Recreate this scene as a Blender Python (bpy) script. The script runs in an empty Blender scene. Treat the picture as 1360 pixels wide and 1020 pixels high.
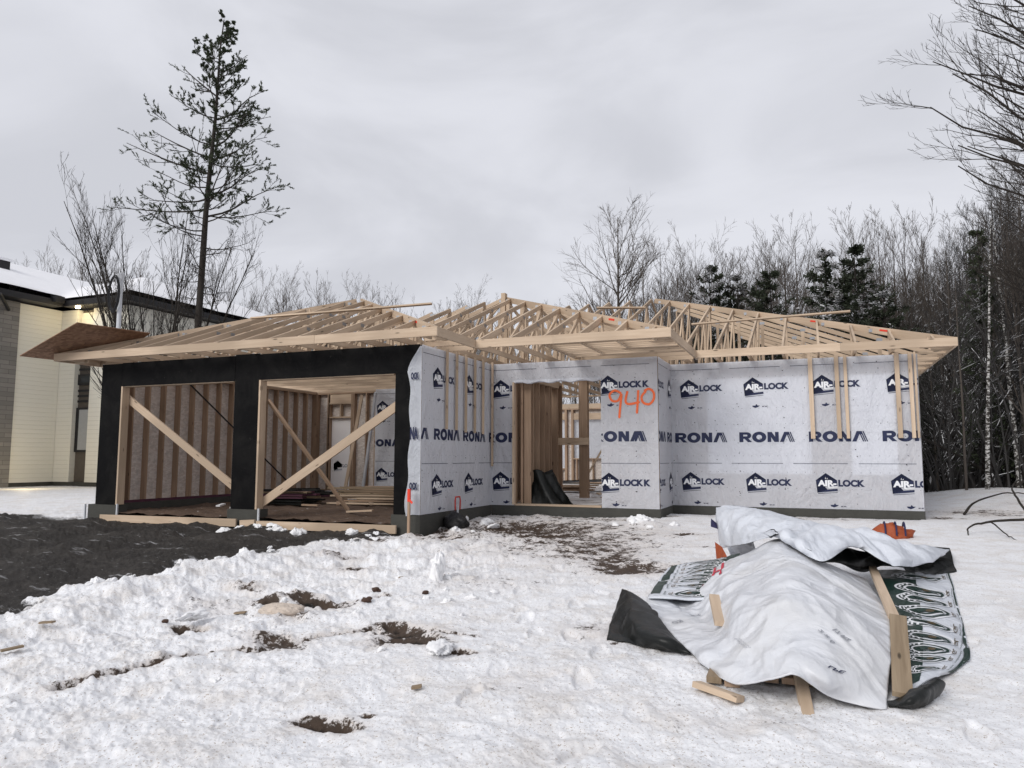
import bpy, math, random
import numpy as np
from mathutils import Vector, Matrix
from mathutils.geometry import tessellate_polygon
PI = math.pi
SC = bpy.context.scene
COL = SC.collection

# ------------------------------------------------------------------ camera
cam_d = bpy.data.cameras.new('camera'); cam = bpy.data.objects.new('camera', cam_d); COL.objects.link(cam)
YAW, PIT, ROL = -0.3847, 0.0984, 0.0014
fw = Vector((math.sin(YAW)*math.cos(PIT), math.cos(YAW)*math.cos(PIT), math.sin(PIT)))
rt0 = Vector((math.cos(YAW), -math.sin(YAW), 0)); up0 = rt0.cross(fw)
rt = rt0*math.cos(ROL)+up0*math.sin(ROL); up = -rt0*math.sin(ROL)+up0*math.cos(ROL)
M = Matrix((rt, up, -fw)).transposed().to_4x4(); M.translation = Vector((-1.7218, -14.8292, 0.9162))
cam.matrix_world = M
cam_d.sensor_width = 36; cam_d.lens = 36*990.91/1360; cam_d.clip_start = .05; cam_d.clip_end = 3000
SC.camera = cam

# ------------------------------------------------------------------ world, sun, exposure
SUN_EL, SUN_AZ = math.radians(32), math.radians(200)
w = bpy.data.worlds.new('World'); SC.world = w; w.use_nodes = True
nt = w.node_tree; N = nt.nodes; Lk = nt.links
for n in list(N): N.remove(n)
out = N.new('ShaderNodeOutputWorld'); bg = N.new('ShaderNodeBackground'); bg.inputs[1].default_value = 0.1
sky = N.new('ShaderNodeTexSky'); sky.sky_type = 'NISHITA'; sky.sun_disc = False
sky.sun_elevation = SUN_EL; sky.sun_rotation = SUN_AZ; sky.dust_density = 4; sky.air_density = 1
hs = N.new('ShaderNodeHueSaturation'); hs.inputs['Saturation'].default_value = .25
Lk.new(sky.outputs[0], hs.inputs['Color'])
tc = N.new('ShaderNodeTexCoord'); mp = N.new('ShaderNodeMapping'); mp.inputs['Scale'].default_value = (1, 1, 2.6)
Lk.new(tc.outputs['Generated'], mp.inputs[0])
nz = N.new('ShaderNodeTexNoise'); nz.inputs['Scale'].default_value = 2.3; nz.inputs['Detail'].default_value = 6; nz.inputs['Roughness'].default_value = .5
nz.inputs['Distortion'].default_value = .5
Lk.new(mp.outputs[0], nz.inputs['Vector'])
cr = N.new('ShaderNodeValToRGB'); cr.color_ramp.interpolation = 'EASE'
cr.color_ramp.elements[0].position = .36; cr.color_ramp.elements[0].color = (.60, .612, .665, 1)
cr.color_ramp.elements[1].position = .64; cr.color_ramp.elements[1].color = (.73, .742, .80, 1)
Lk.new(nz.outputs[0], cr.inputs[0])
sc_ = N.new('ShaderNodeVectorMath'); sc_.operation = 'SCALE'; sc_.inputs['Scale'].default_value = 8.95
Lk.new(cr.outputs[0], sc_.inputs[0])
mx = N.new('ShaderNodeMix'); mx.data_type = 'RGBA'; mx.inputs[0].default_value = .93
Lk.new(hs.outputs[0], mx.inputs[6]); Lk.new(sc_.outputs[0], mx.inputs[7])
Lk.new(mx.outputs[2], bg.inputs[0]); Lk.new(bg.outputs[0], out.inputs[0])
sd = bpy.data.lights.new('sun', 'SUN'); sd.energy = 1.5; sd.angle = math.radians(25); sd.color = (1, .97, .93)
so = bpy.data.objects.new('sun', sd); COL.objects.link(so)
sdir = Vector((math.sin(SUN_AZ)*math.cos(SUN_EL), math.cos(SUN_AZ)*math.cos(SUN_EL), math.sin(SUN_EL)))
so.rotation_euler = sdir.to_track_quat('Z', 'Y').to_euler(); so.location = (0, -30, 30)
vs = SC.view_settings; vs.view_transform = 'Standard'; vs.look = 'None'; vs.exposure = 0.26; vs.gamma = 1; vs.use_curve_mapping = False

# ------------------------------------------------------------------ node helpers
class NB:
    def __init__(s, name):
        s.m = bpy.data.materials.new(name); s.m.use_nodes = True
        s.t = s.m.node_tree; s.N = s.t.nodes
        for n in list(s.N): s.N.remove(n)
        s.out = s.N.new('ShaderNodeOutputMaterial')
        s.b = s.N.new('ShaderNodeBsdfPrincipled'); s.lk(s.b.outputs[0], s.out.inputs[0])
        s.b.inputs['Specular IOR Level'].default_value = .3
    def lk(s, a, b): s.t.links.new(a, b)
    def put(s, v, inp):
        if isinstance(v, (int, float)): inp.default_value = v
        elif isinstance(v, tuple): inp.default_value = v if len(v) != 3 or inp.type == 'VECTOR' else (*v, 1)
        else: s.lk(v, inp)
    def coord(s, kind='Object', scale=(1, 1, 1), rot=(0, 0, 0)):
        tcn = s.N.new('ShaderNodeTexCoord'); mpn = s.N.new('ShaderNodeMapping')
        mpn.inputs['Scale'].default_value = scale; mpn.inputs['Rotation'].default_value = rot
        s.lk(tcn.outputs[kind], mpn.inputs[0]); return mpn.outputs[0]
    def noise(s, vec, scale, detail=4, rough=.55, dist=0):
        n = s.N.new('ShaderNodeTexNoise'); s.lk(vec, n.inputs['Vector'])
        n.inputs['Scale'].default_value = scale; n.inputs['Detail'].default_value = detail
        n.inputs['Roughness'].default_value = rough; n.inputs['Distortion'].default_value = dist
        return n.outputs[0]
    def voro(s, vec, scale, feature='F1', out='Distance'):
        n = s.N.new('ShaderNodeTexVoronoi'); n.feature = feature; s.lk(vec, n.inputs['Vector']); n.inputs['Scale'].default_value = scale
        return n.outputs[out]
    def ramp(s, v, stops, interp='LINEAR'):
        n = s.N.new('ShaderNodeValToRGB'); e = n.color_ramp.elements; n.color_ramp.interpolation = interp
        while len(e) < len(stops): e.new(.5)
        for i, (p, c) in enumerate(stops):
            e[i].position = p; e[i].color = (c, c, c, 1) if isinstance(c, (int, float)) else (*c, 1)
        s.lk(v, n.inputs[0]); return n.outputs[0]
    def mix(s, f, a, b, mode='MIX'):
        n = s.N.new('ShaderNodeMix'); n.data_type = 'RGBA'; n.blend_type = mode
        s.put(f, n.inputs[0]); s.put(a, n.inputs[6]); s.put(b, n.inputs[7]); return n.outputs[2]
    def math(s, op, a, b=0.0, clamp=False):
        n = s.N.new('ShaderNodeMath'); n.operation = op; n.use_clamp = clamp
        s.put(a, n.inputs[0]); s.put(b, n.inputs[1]); return n.outputs[0]
    def attr(s, name):
        n = s.N.new('ShaderNodeAttribute'); n.attribute_name = name; return n.outputs['Fac']
    def bump(s, h, strength=.5, dist=.01, prev=None):
        n = s.N.new('ShaderNodeBump'); s.lk(h, n.inputs['Height']); n.inputs['Strength'].default_value = strength
        n.inputs['Distance'].default_value = dist
        if prev is not None: s.lk(prev, n.inputs['Normal'])
        return n.outputs[0]
    def fin(s, col=None, rough=None, nrm=None, **kw):
        if col is not None: s.put(col, s.b.inputs['Base Color'])
        if rough is not None: s.put(rough, s.b.inputs['Roughness'])
        if nrm is not None: s.lk(nrm, s.b.inputs['Normal'])
        for k, v in kw.items(): s.put(v, s.b.inputs[k.replace('_', ' ')])
        return s.m
    def normz(s):
        g = s.N.new('ShaderNodeNewGeometry'); x = s.N.new('ShaderNodeSeparateXYZ'); s.lk(g.outputs['Normal'], x.inputs[0]); return x.outputs[2]

MT = {}
def flat(name, col, rough=.6, var=.12, scale=6, bump=0.0, bscale=40, **kw):
    b = NB(name); v = b.coord()
    c = b.mix(b.noise(v, scale, 5), tuple(x*(1-var) for x in col), tuple(min(1, x*(1+var)) for x in col))
    n = b.bump(b.noise(v, bscale, 4), .6, bump) if bump else None
    MT[name] = b.fin(c, rough, n, **kw); return MT[name]

def wood_mat(name, light, dark, knots=True):
    b = NB(name)
    v = b.coord('UV', (1.2, 22, 1)); g = b.noise(v, 1.0, 5, .6, .6)
    v2 = b.coord('UV', (.35, .5, 1)); big = b.noise(v2, 1.3, 2)
    c = b.mix(b.ramp(g, [(.3, 0.), (.7, 1.)]), dark, light)
    c = b.mix(b.math('MULTIPLY', b.ramp(big, [(.43, 0.), (.57, 1.)]), .75), c, tuple(x*y for x, y in zip(light, (.62, .60, .58))))
    if knots:
        v3 = b.coord('UV', (2.2, 9, 1)); k = b.ramp(b.voro(v3, 1.0), [(.07, 1.), (.13, 0.)])
        c = b.mix(k, c, tuple(x*.35 for x in dark))
    n = b.bump(g, .25, .003)
    MT[name] = b.fin(c, .72, n); return MT[name]
wood_mat('wood', (.64, .505, .375), (.50, .375, .265))
wood_mat('wood_aged', (.47, .335, .235), (.31, .21, .145))
wood_mat('wood_wet', (.34, .26, .175), (.20, .145, .09))

def osb_mat(name, a, b_, sc=1.0):
    b = NB(name); v = b.coord('Object', (1, 1, 1)); vo = b.N.new('ShaderNodeTexVoronoi'); b.lk(b.coord('Object', (14*sc, 14*sc, 34*sc)), vo.inputs['Vector']); vo.inputs['Scale'].default_value = 1.0
    sx = b.N.new('ShaderNodeSeparateColor'); b.lk(vo.outputs['Color'], sx.inputs[0])
    c = b.mix(sx.outputs[0], a, b_)
    c = b.mix(b.ramp(b.noise(v, 9, 5, .7), [(.5, 0.), (.62, .6)]), c, tuple(x*.6 for x in b_))
    MT[name] = b.fin(c, .8, b.bump(sx.outputs[1], .3, .004))
osb_mat('osb', (.58, .51, .46), (.74, .69, .65), 1.0)
osb_mat('osb_dark', (.20, .115, .07), (.36, .21, .13), 1.0)  # dark brown; behind the front wrap it makes covered openings read brighter

# building wrap: thin, slightly see-through woven plastic
b = NB('wrap'); v = b.coord('Object')
wr = b.noise(b.coord('Object', (1.1, 1.1, .8)), 1.6, 7, .62, 1.2); wr2 = b.noise(b.coord('Object', (3, 3, 1.2)), 3.5, 5, .6, 2.0)
spk = b.ramp(b.noise(v, 60, 3, .7), [(.55, 0.), (.72, 1.)])
c = b.mix(wr, (.77, .80, .865), (.83, .86, .92)); c = b.mix(b.math('MULTIPLY', spk, .03), c, (.35, .36, .39)); c = b.mix(b.ramp(b.noise(b.coord('Object', (.5, .5, 1.4)), 1.1, 4), [(.54, 0.), (.76, .08)]), c, (.58, .57, .56))
n1 = b.bump(wr, .9, .10); n2 = b.bump(wr2, .8, .03, n1)
b.fin(c, .42, n2); b.b.inputs['Specular IOR Level'].default_value = .4
tr = b.N.new('ShaderNodeBsdfTranslucent'); tr.inputs[0].default_value = (.80, .80, .83, 1)
ms = b.N.new('ShaderNodeMixShader'); ms.inputs[0].default_value = .42
b.lk(b.b.outputs[0], ms.inputs[1]); b.lk(tr.outputs[0], ms.inputs[2]); b.lk(ms.outputs[0], b.out.inputs[0]); MT['wrap'] = b.m
flat('ink', (.016, .022, .062), .5, .25, 8)
flat('ink_pale', (.40, .41, .46), .5, .1, 8)
flat('print_white', (.74, .75, .77), .5, .04, 8)
flat('print_grey', (.30, .31, .34), .5, .1, 8)
flat('staple', (.05, .05, .06), .5)
flat('spray_orange', (.85, .16, .05), .55, .15, 30)
flat('tag_red', (.75, .06, .03), .5, .1)
# tar paper
b = NB('tar_sheathing'); v = b.coord()
c = b.mix(b.ramp(b.noise(v, 2.2, 8, .7, .6), [(.42, 0.), (.75, 1.)]), (.0035, .0035, .004), (.013, .0125, .012))
c = b.mix(b.ramp(b.noise(v, 18, 6, .75), [(.63, 0.), (.76, .4)]), c, (.09, .085, .08))
MT['tar'] = b.fin(c, .8, b.bump(b.noise(v, 7, 6), .4, .01)); b.b.inputs['Specular IOR Level'].default_value = .12
b = NB('concrete'); v = b.coord()
c = b.mix(b.noise(v, 3, 8, .7), (.035, .035, .031), (.085, .084, .075)); c = b.mix(b.ramp(b.noise(b.coord('Object', (1, 1, 5)), 6, 5), [(.45, 0.), (.8, .7)]), c, (.07, .068, .06))
MT['concrete'] = b.fin(c, .85, b.bump(b.noise(v, 30, 6), .5, .008))
flat('purple', (.085, .03, .05), .6, .4, 8)
flat('steel', (.30, .31, .33), .45, .2, 10, Metallic=.6)
flat('galv_pale', (.55, .57, .6), .4, .1, 10)
flat('black_plastic', (.011, .011, .012), .34, .4, 8, bump=.015, bscale=14)
flat('black_film', (.006, .007, .0065), .42, .3, 8, bump=.02, bscale=6)
flat('cable_black', (.012, .012, .014), .5)
flat('red_plastic', (.5, .04, .03), .5)
flat('orange_fabric', (.33, .075, .028), .6, .3, 9, bump=.02, bscale=12)
flat('navy_fabric', (.02, .02, .07), .6, .3, 9)
flat('green_ink', (.010, .032, .024), .4, .3, 12)
flat('brown_ink', (.10, .07, .035), .4, .2, 12)
flat('red_ink', (.55, .03, .06), .4, .2, 12)

b = NB('tarp_white'); v = b.coord()
wr = b.noise(v, 2.6, 8, .6, 1.5); fn = b.noise(b.coord('Object', (1, 1, 1)), 11, 7, .65, 2.2)
c = b.mix(b.ramp(wr, [(.35, 0.), (.7, 1.)]), (.62, .635, .67), (.73, .745, .78))
c = b.mix(b.ramp(b.noise(v, 1.7, 4), [(.48, 0.), (.68, .4)]), c, (.60, .59, .57))
dv = b.N.new('ShaderNodeVectorMath'); dv.operation = 'ADD'; nn = b.N.new('ShaderNodeTexNoise'); b.lk(v, nn.inputs['Vector']); nn.inputs['Scale'].default_value = 1.6; b.lk(nn.outputs['Color'], dv.inputs[1]); b.lk(v, dv.inputs[0])
cre = b.voro(dv.outputs[0], 2.6); cre2 = b.voro(dv.outputs[0], 7.0)
n1 = b.bump(wr, .5, .03); n2 = b.bump(fn, .35, .008, b.bump(cre2, .5, .02, b.bump(cre, .55, .06, n1)))
MT['tarp_white'] = b.fin(c, .33, n2); b.b.inputs['Specular IOR Level'].default_value = .5
b = NB('tarp_silver'); v = b.coord()
wr = b.noise(v, 4.0, 7, .6, 1.5)
c = b.mix(wr, (.58, .61, .67), (.72, .745, .79)); MT['tarp_silver'] = b.fin(c, .33, b.bump(wr, .6, .05))

# ------------------------------------------------------------------ numpy noise
def _h(ix, iy, s):
    h = (ix.astype(np.int64)*374761393+iy.astype(np.int64)*668265263+s*974634777) & 0xffffffff
    h = ((h ^ (h >> 13))*1274126177) & 0xffffffff
    return ((h ^ (h >> 16)) & 0xffffff)/float(0xffffff)
def vn(x, y, s=0):
    ix = np.floor(x); iy = np.floor(y); fx = x-ix; fy = y-iy
    fx = fx*fx*fx*(fx*(fx*6-15)+10); fy = fy*fy*fy*(fy*(fy*6-15)+10)
    a = _h(ix, iy, s); b_ = _h(ix+1, iy, s); c_ = _h(ix, iy+1, s); d_ = _h(ix+1, iy+1, s)
    return (a*(1-fx)+b_*fx)*(1-fy)+(c_*(1-fx)+d_*fx)*fy
def fbm(x, y, o=5, s=0, g=.5):
    r = 0; a = 1; t = 0; c_, s_ = math.cos(.6), math.sin(.6)
    for i in range(o):
        r = r+a*vn(x, y, s+i*17); t += a; a *= g
        x, y = (x*c_-y*s_)*2.03+13.7, (x*s_+y*c_)*2.03-7.1
    return r/t
def facet(x, y, s=0):
    """value noise on a triangular lattice, linear inside each triangle: sharp creases"""
    u = x+y*.57735; v_ = y*1.1547; iu = np.floor(u); iv = np.floor(v_); fu = u-iu; fv = v_-iv
    a = _h(iu, iv, s); b_ = _h(iu+1, iv, s); c_ = _h(iu, iv+1, s); d_ = _h(iu+1, iv+1, s)
    return np.where(fu+fv < 1, a+(b_-a)*fu+(c_-a)*fv, d_+(c_-d_)*(1-fu)+(b_-d_)*(1-fv))
def crumple(x, y, s=0):
    wx = x+(vn(x*2.1, y*2.1, s+5)-.5)*.5; wy = y+(vn(x*2.1+9, y*2.1, s+6)-.5)*.5; r = 0; a = 1.0
    for i, (f, an) in enumerate(((2.3, .3), (4.1, 1.2), (7.9, 2.3), (14.5, .8))):
        c_, s_ = math.cos(an), math.sin(an); r = r+a*(facet((wx*c_-wy*s_)*f, (wx*s_+wy*c_)*f*.75, s+i)-.5); a *= .5
    return r
def sstep(a, b_, x):
    t = np.clip((x-a)/(b_-a), 0, 1); return t*t*(3-2*t)

# ------------------------------------------------------------------ mesh builder
def link_mesh(name, me, parent=None, loc=None):
    o = bpy.data.objects.new(name, me); COL.objects.link(o)
    if parent is not None: o.parent = parent
    if loc is not None: o.location = loc
    return o
def empty(name, loc=(0, 0, 0), rz=0):
    o = bpy.data.objects.new(name, None); COL.objects.link(o); o.location = loc; o.rotation_euler = (0, 0, rz); o.empty_display_size = .2
    return o
def tag(o, label=None, cat=None, group=None, kind=None):
    if label: o['label'] = label
    if cat: o['category'] = cat
    if group: o['group'] = group
    if kind: o['kind'] = kind
    return o
def np_mesh(name, V, F, mats=(), smooth=False, midx=None):
    """V (n,3); F (m,k) of one size."""
    me = bpy.data.meshes.new(name); V = np.asarray(V, np.float32); F = np.asarray(F, np.int32); k = F.shape[1]
    me.vertices.add(len(V)); me.vertices.foreach_set('co', V.ravel())
    me.loops.add(F.size); me.loops.foreach_set('vertex_index', F.ravel())
    me.polygons.add(len(F)); me.polygons.foreach_set('loop_start', np.arange(0, F.size, k, dtype=np.int32))
    for m in mats: me.materials.append(MT[m])
    if midx is not None: me.polygons.foreach_set('material_index', np.asarray(midx, np.int32))
    me.polygons.foreach_set('use_smooth', np.full(len(F), smooth))
    me.update(); me.validate(); return me

_rb = random.Random(5)
class MB:
    def __init__(s): s.v = []; s.f = []; s.m = []; s.uv = []; s.sm = []
    def face(s, pts, mat, uvs=None, sm=False):
        i = len(s.v); s.v += [tuple(p) for p in pts]; s.f.append(tuple(range(i, i+len(pts)))); s.m.append(mat)
        s.uv += uvs if uvs else [(p[0], p[2]) for p in pts]; s.sm.append(sm)
    def beam(s, p, q, t, thick, depth, mat='wood', wob=0):
        """board from p to q; t = direction of its thin side."""
        p = Vector(p); q = Vector(q); d = q-p; L = d.length
        if L < 1e-4: return
        d /= L; t = Vector(t); t = (t-d*t.dot(d)).normalized(); n = d.cross(t)
        a = t*(thick/2); b_ = n*(depth/2); ou = _rb.random()*40; ov = _rb.random()*40
        c = [p-a-b_, p+a-b_, p+a+b_, p-a+b_, q-a-b_, q+a-b_, q+a+b_, q-a+b_]
        def u(x, y): return (ou+x, ov+y)
        w1, w2 = thick, depth
        s.face([c[0], c[1], c[5], c[4]], mat, [u(0, 0), u(0, w1), u(L, w1), u(L, 0)])
        s.face([c[1], c[2], c[6], c[5]], mat, [u(0, 0), u(0, w2), u(L, w2), u(L, 0)])
        s.face([c[2], c[3], c[7], c[6]], mat, [u(0, .3), u(0, .3+w1), u(L, .3+w1), u(L, .3)])
        s.face([c[3], c[0], c[4], c[7]], mat, [u(0, .5), u(0, .5+w2), u(L, .5+w2), u(L, .5)])
        s.face([c[3], c[2], c[1], c[0]], mat, [u(0, 0), u(w1, 0), u(w1, w2), u(0, w2)])
        s.face([c[4], c[5], c[6], c[7]], mat, [u(0, 0), u(w1, 0), u(w1, w2), u(0, w2)])
    def box(s, x0, x1, y0, y1, z0, z1, mat='wood'):
        """axis-aligned box, grain along its longest side"""
        dx, dy, dz = x1-x0, y1-y0, z1-z0; cx, cy, cz = (x0+x1)/2, (y0+y1)/2, (z0+z1)/2
        if dx >= dy and dx >= dz: s.beam((x0, cy, cz), (x1, cy, cz), (0, 1, 0), dy, dz, mat)
        elif dy >= dz: s.beam((cx, y0, cz), (cx, y1, cz), (1, 0, 0), dx, dz, mat)
        else: s.beam((cx, cy, z0), (cx, cy, z1), (1, 0, 0), dx, dy, mat)
    def tube(s, pts, r, mat, k=8, caps=True):
        pts = [Vector(p) for p in pts]; n = len(pts); rings = []
        rr = r if isinstance(r, (list, tuple)) else [r]*n
        ref = None
        for i, p in enumerate(pts):
            d = (pts[min(i+1, n-1)]-pts[max(i-1, 0)]).normalized()
            if ref is None: ref = Vector((0, 0, 1)) if abs(d.z) < .9 else Vector((1, 0, 0))
            a = (ref-d*ref.dot(d)).normalized(); b_ = d.cross(a); ref = a
            rings.append([p+a*(rr[i]*math.cos(2*PI*j/k))+b_*(rr[i]*math.sin(2*PI*j/k)) for j in range(k)])
        for i in range(n-1):
            for j in range(k):
                j2 = (j+1) % k; s.face([rings[i][j], rings[i][j2], rings[i+1][j2], rings[i+1][j]], mat, None, True)
        if caps:
            s.face(rings[0][::-1], mat); s.face(rings[-1], mat)
    def build(s, name, parent=None, loc=(0, 0, 0), link=True):
        me = bpy.data.meshes.new(name); L = Vector(loc)
        me.from_pydata([tuple(Vector(p)-L) for p in s.v], [], s.f)
        names = list(dict.fromkeys(s.m))
        for m in names: me.materials.append(MT[m])
        me.polygons.foreach_set('material_index', [names.index(m) for m in s.m])
        me.polygons.foreach_set('use_smooth', s.sm)
        uvl = me.uv_layers.new(name='UVMap'); uvl.data.foreach_set('uv', [c for uv in s.uv for c in uv])
        if not link: return me
        return link_mesh(name, me, parent, loc)

# ------------------------------------------------------------------ printed shapes as 2-D triangles
_gc = {}
def glyphs(txt, bold=.03):
    """unit-height (cap height 1) triangles of a text, origin at its left baseline; returns (tris, width)"""
    key = (txt, bold)
    if key in _gc: return _gc[key]
    cu = bpy.data.curves.new('glyphs', 'FONT'); cu.body = txt; cu.size = 1; cu.offset = bold; cu.resolution_u = 4
    o = bpy.data.objects.new('glyphs', cu); COL.objects.link(o); bpy.context.view_layer.update()
    dg = bpy.context.evaluated_depsgraph_get(); me = bpy.data.meshes.new_from_object(o.evaluated_get(dg))
    me.calc_loop_triangles(); co = np.array([v.co[:2] for v in me.vertices]) if len(me.vertices) else np.zeros((1, 2))
    tr = [[tuple(co[i]) for i in t.vertices] for t in me.loop_triangles]
    bpy.data.objects.remove(o); bpy.data.meshes.remove(me); bpy.data.curves.remove(cu)
    h = .73; x0 = co[:, 0].min(); wd = (co[:, 0].max()-x0)/h
    tr = [[((x-x0)/h, y/h) for x, y in t] for t in tr]
    _gc[key] = (tr, wd); return _gc[key]
def poly2(pts):
    t = tessellate_polygon([[Vector((x, y, 0)) for x, y in pts]]); return [[pts[i] for i in tri] for tri in t]
def ring2(cx, cy, rx, ry, wx, wy, n=20, a0=0, a1=2*PI):
    r = []
    for i in range(n):
        a, b_ = a0+(a1-a0)*i/n, a0+(a1-a0)*(i+1)/n
        o1 = (cx+rx*math.cos(a), cy+ry*math.sin(a)); o2 = (cx+rx*math.cos(b_), cy+ry*math.sin(b_))
        i1 = (cx+(rx-wx)*math.cos(a), cy+(ry-wy)*math.sin(a)); i2 = (cx+(rx-wx)*math.cos(b_), cy+(ry-wy)*math.sin(b_))
        r += [[o1, o2, i2], [o1, i2, i1]]
    return r
def txt2(s, x, y, h, w=None, bold=.03, slant=0):
    tr, wd = glyphs(s, bold); sx = h if w is None else w/wd
    return [[(x+a*sx+b_*h*slant, y+b_*h) for a, b_ in t] for t in tr]
def xf(tris, f): return [[f(*p) for p in t] for t in tris]
def clip_u(tris, lo, hi):
    r = []
    for t in tris:
        p = list(t)
        for sgn, lim in ((1, lo), (-1, -hi)):
            q = []
            for i in range(len(p)):
                a, b_ = p[i], p[(i+1) % len(p)]; da, db = sgn*a[0]-lim, sgn*b_[0]-lim
                if da >= 0: q.append(a)
                if da*db < 0: k = da/(da-db); q.append((a[0]+(b_[0]-a[0])*k, a[1]+(b_[1]-a[1])*k))
            p = q
            if len(p) < 3: break
        for i in range(1, len(p)-1): r.append([p[0], p[i], p[i+1]])
    return r
def fine(tris, mx=.08):
    st = list(tris); r = []
    while st:
        t = st.pop(); L = max(math.dist(t[i], t[(i+1) % 3]) for i in range(3))
        if L <= mx: r.append(t); continue
        m = [((t[i][0]+t[(i+1) % 3][0])/2, (t[i][1]+t[(i+1) % 3][1])/2) for i in range(3)]
        st += [[t[0], m[0], m[2]], [m[0], t[1], m[1]], [m[2], m[1], t[2]], m]
    return r
def word_logo():
    """the wide four-letter store word: cap height 1, width 5.1, last letter an open arrow with striped right leg"""
    r = []
    # R
    r += poly2([(0, 0), (.38, 0), (.38, 1), (0, 1)]); r += poly2([(.38, 1), (.38, .76), (.72, .76), (.72, 1)]); r += poly2([(.38, .34), (.38, .58), (.72, .58), (.72, .34)])
    r += ring2(.72, .67, .44, .33, .38, .24, 12, -PI/2, PI/2); r += poly2([(.45, .40), (.80, .42), (1.24, 0), (.82, 0)])
    # O
    r += ring2(1.92, .5, .68, .54, .41, .30, 32)
    # N
    r += poly2([(2.72, 0), (3.06, 0), (3.06, 1), (2.72, 1)]); r += poly2([(3.44, 0), (3.78, 0), (3.78, 1), (3.44, 1)]); r += poly2([(2.98, 1), (3.13, 1), (3.52, 0), (3.37, 0)]); r += poly2([(2.72, 1), (3.13, 1), (3.78, 0), (3.37, 0)])
    # A without bar
    r += poly2([(3.88, 0), (4.24, 0), (4.66, 1), (4.30, 1)]); r += poly2([(4.30, 1), (4.66, 1), (4.78, .70), (4.42, .70)])
    for i in range(3):
        x = 4.50+i*.17
        r += poly2([(x-.04, 1-.0), (x+.07, 1), (x+.07+.36, 0), (x-.04+.36, 0)])
    return r
WORD = word_logo()
def house_logo():
    """returns (dark tris, white tris) in metres, origin at the lower-left of the little house; total width .80"""
    dk = poly2([(.02, 0), (.36, .035), (.36, .075), (.19, .06), (.15, .11), (.36, .125), (.355, .225), (.17, .355), (.0, .225)])
    dk += poly2([(.17, .355), (.355, .225), (.36, .125), (.15, .11), (.02, .15), (0, .225)])
    dk += poly2([(.02, 0), (.0, .225), (.15, .11), (.19, .06), (.36, .035)][:4])
    dk += poly2([(.03, -.022), (.36, .006), (.36, .012), (.03, -.012)])
    dk += txt2('LOCK', .375, .123, .112, .435, .055)
    wh = txt2('AIR-', .03, .125, .103, .315, .055); wh += poly2([(.155, .25), (.165, .285), (.17, .25)]); wh += poly2([(.18, .25), (.20, .27), (.196, .245)])
    wh += poly2([(.19, .105), (.23, .08), (.36, .10), (.36, .118), (.25, .10), (.21, .125)])
    return dk, wh
HL_D, HL_W = house_logo()
def leaf(): return poly2([(0, .02), (.05, .0), (.1, .02), (.13, .045), (.09, .045), (.065, .075), (.045, .045), (-.01, .045)])
def mv(tris, dx, dy, s=1.0, sx=None): return [[(dx+x*(sx or s), dy+y*s) for x, y in t] for t in tris]

def print_onto(mb, tris, fn, off, mat, mx=.08, mirror=None):
    T = fine(tris, mx)
    if not T: return
    A = np.array(T, float); P = np.asarray(fn(A[..., 0].ravel(), A[..., 1].ravel(), off)).reshape(-1, 3, 3)
    ar = np.linalg.norm(np.cross(P[:, 1]-P[:, 0], P[:, 2]-P[:, 0]), axis=1)
    for q in P[ar > 1e-9].tolist(): mb.face(q, mat)

# ================================================================== GROUND
XB_Y = [-30, -10.2, -9.8, -9.47, -9.0, -8.4, -7.5, -7.1, -6.15, -5.1, -4.2, -3.8]
XB_X = [-8.2, -8.52, -8.72, -8.82, -8.71, -8.75, -8.95, -8.69, -8.75, -8.2, -7.75, -7.7]
# x, y, rx, ry, amount   (bare soil showing through the snow)
SOIL = [(-6.2, -3.0, 2.0, 1.15, .74), (-5.0, -4.3, 1.5, .9, .60), (-7.0, -4.3, .9, .5, .55), (-5.5, -3.75, .85, .32, .92), (-6.9, -3.4, .6, .35, .72), (-4.5, -5.0, .9, 1.3, .64), (-3.75, -6.2, .45, .60, .92), (-4.1, -5.6, .35, .5, .8),
        (-5.3, -5.0, 1.3, 1.3, .46), (-4.7, -3.8, 1.1, .9, .58), (-7.75, -3.95, .5, .45, .92), (-3.6, -3.25, .28, .16, .85), (-8.15, -5.1, .8, .28, .78), (-7.6, -5.0, .5, .22, .6),
        (-8.7, -4.75, .7, .3, .7), (-6.2, -8.78, .30, .15, 1.3), (-6.5, -9.08, .16, .09, 1.15), (-7.2, -8.6, .25, .1, .7), (-5.6, -10.0, .3, .2, .7), (-3.3, -9.0, .4, .3, .5), (-6.9, -7.2, .3, .2, .6), (-7.6, -6.4, .4, .25, .6), (-5.93, -8.66, .10, .08, 1.15), (-6.5, -8.9, .5, .10, .62), (-6.6, -9.9, .16, .08, 1.2), (-5.75, -8.35, .1, .1, .7),
        (-4.88, -9.42, .30, .20, 1.1), (-4.64, -9.72, .24, .20, 1.2), (-5.02, -9.25, .12, .1, 1.0), (-4.45, -9.45, .22, .05, .9), (-4.15, -9.88, .14, .05, 1.0), (-4.25, -9.2, .09, .05, .8), (-4.95, -9.3, .18, .06, .8),
        (-4.25, -11.31, .17, .09, 1.5), (-4.12, -11.1, .04, .04, .9), (1.0, 1.4, 1.1, .7, .52), (.3, .4, .5, .3, .6), (2.2, 2.6, .8, .4, .42), (-3.2, -4.6, .35, .12, .55), (-2.3, -10.5, .5, .2, .30),
        (-5.0, -7.4, .9, .6, .30), (-6.9, -9.2, .6, .35, .36), (-3.4, -10.4, .5, .3, .28), (-6.1, -9.3, .3, .2, .5), (-4.3, -.9, .25, .2, .8), (-7.3, -1.7, .8, .35, .5), (-5.6, -1.6, 1.3, .25, .62), (-2.0, -.35, 1.9, .25, .5)]
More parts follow.
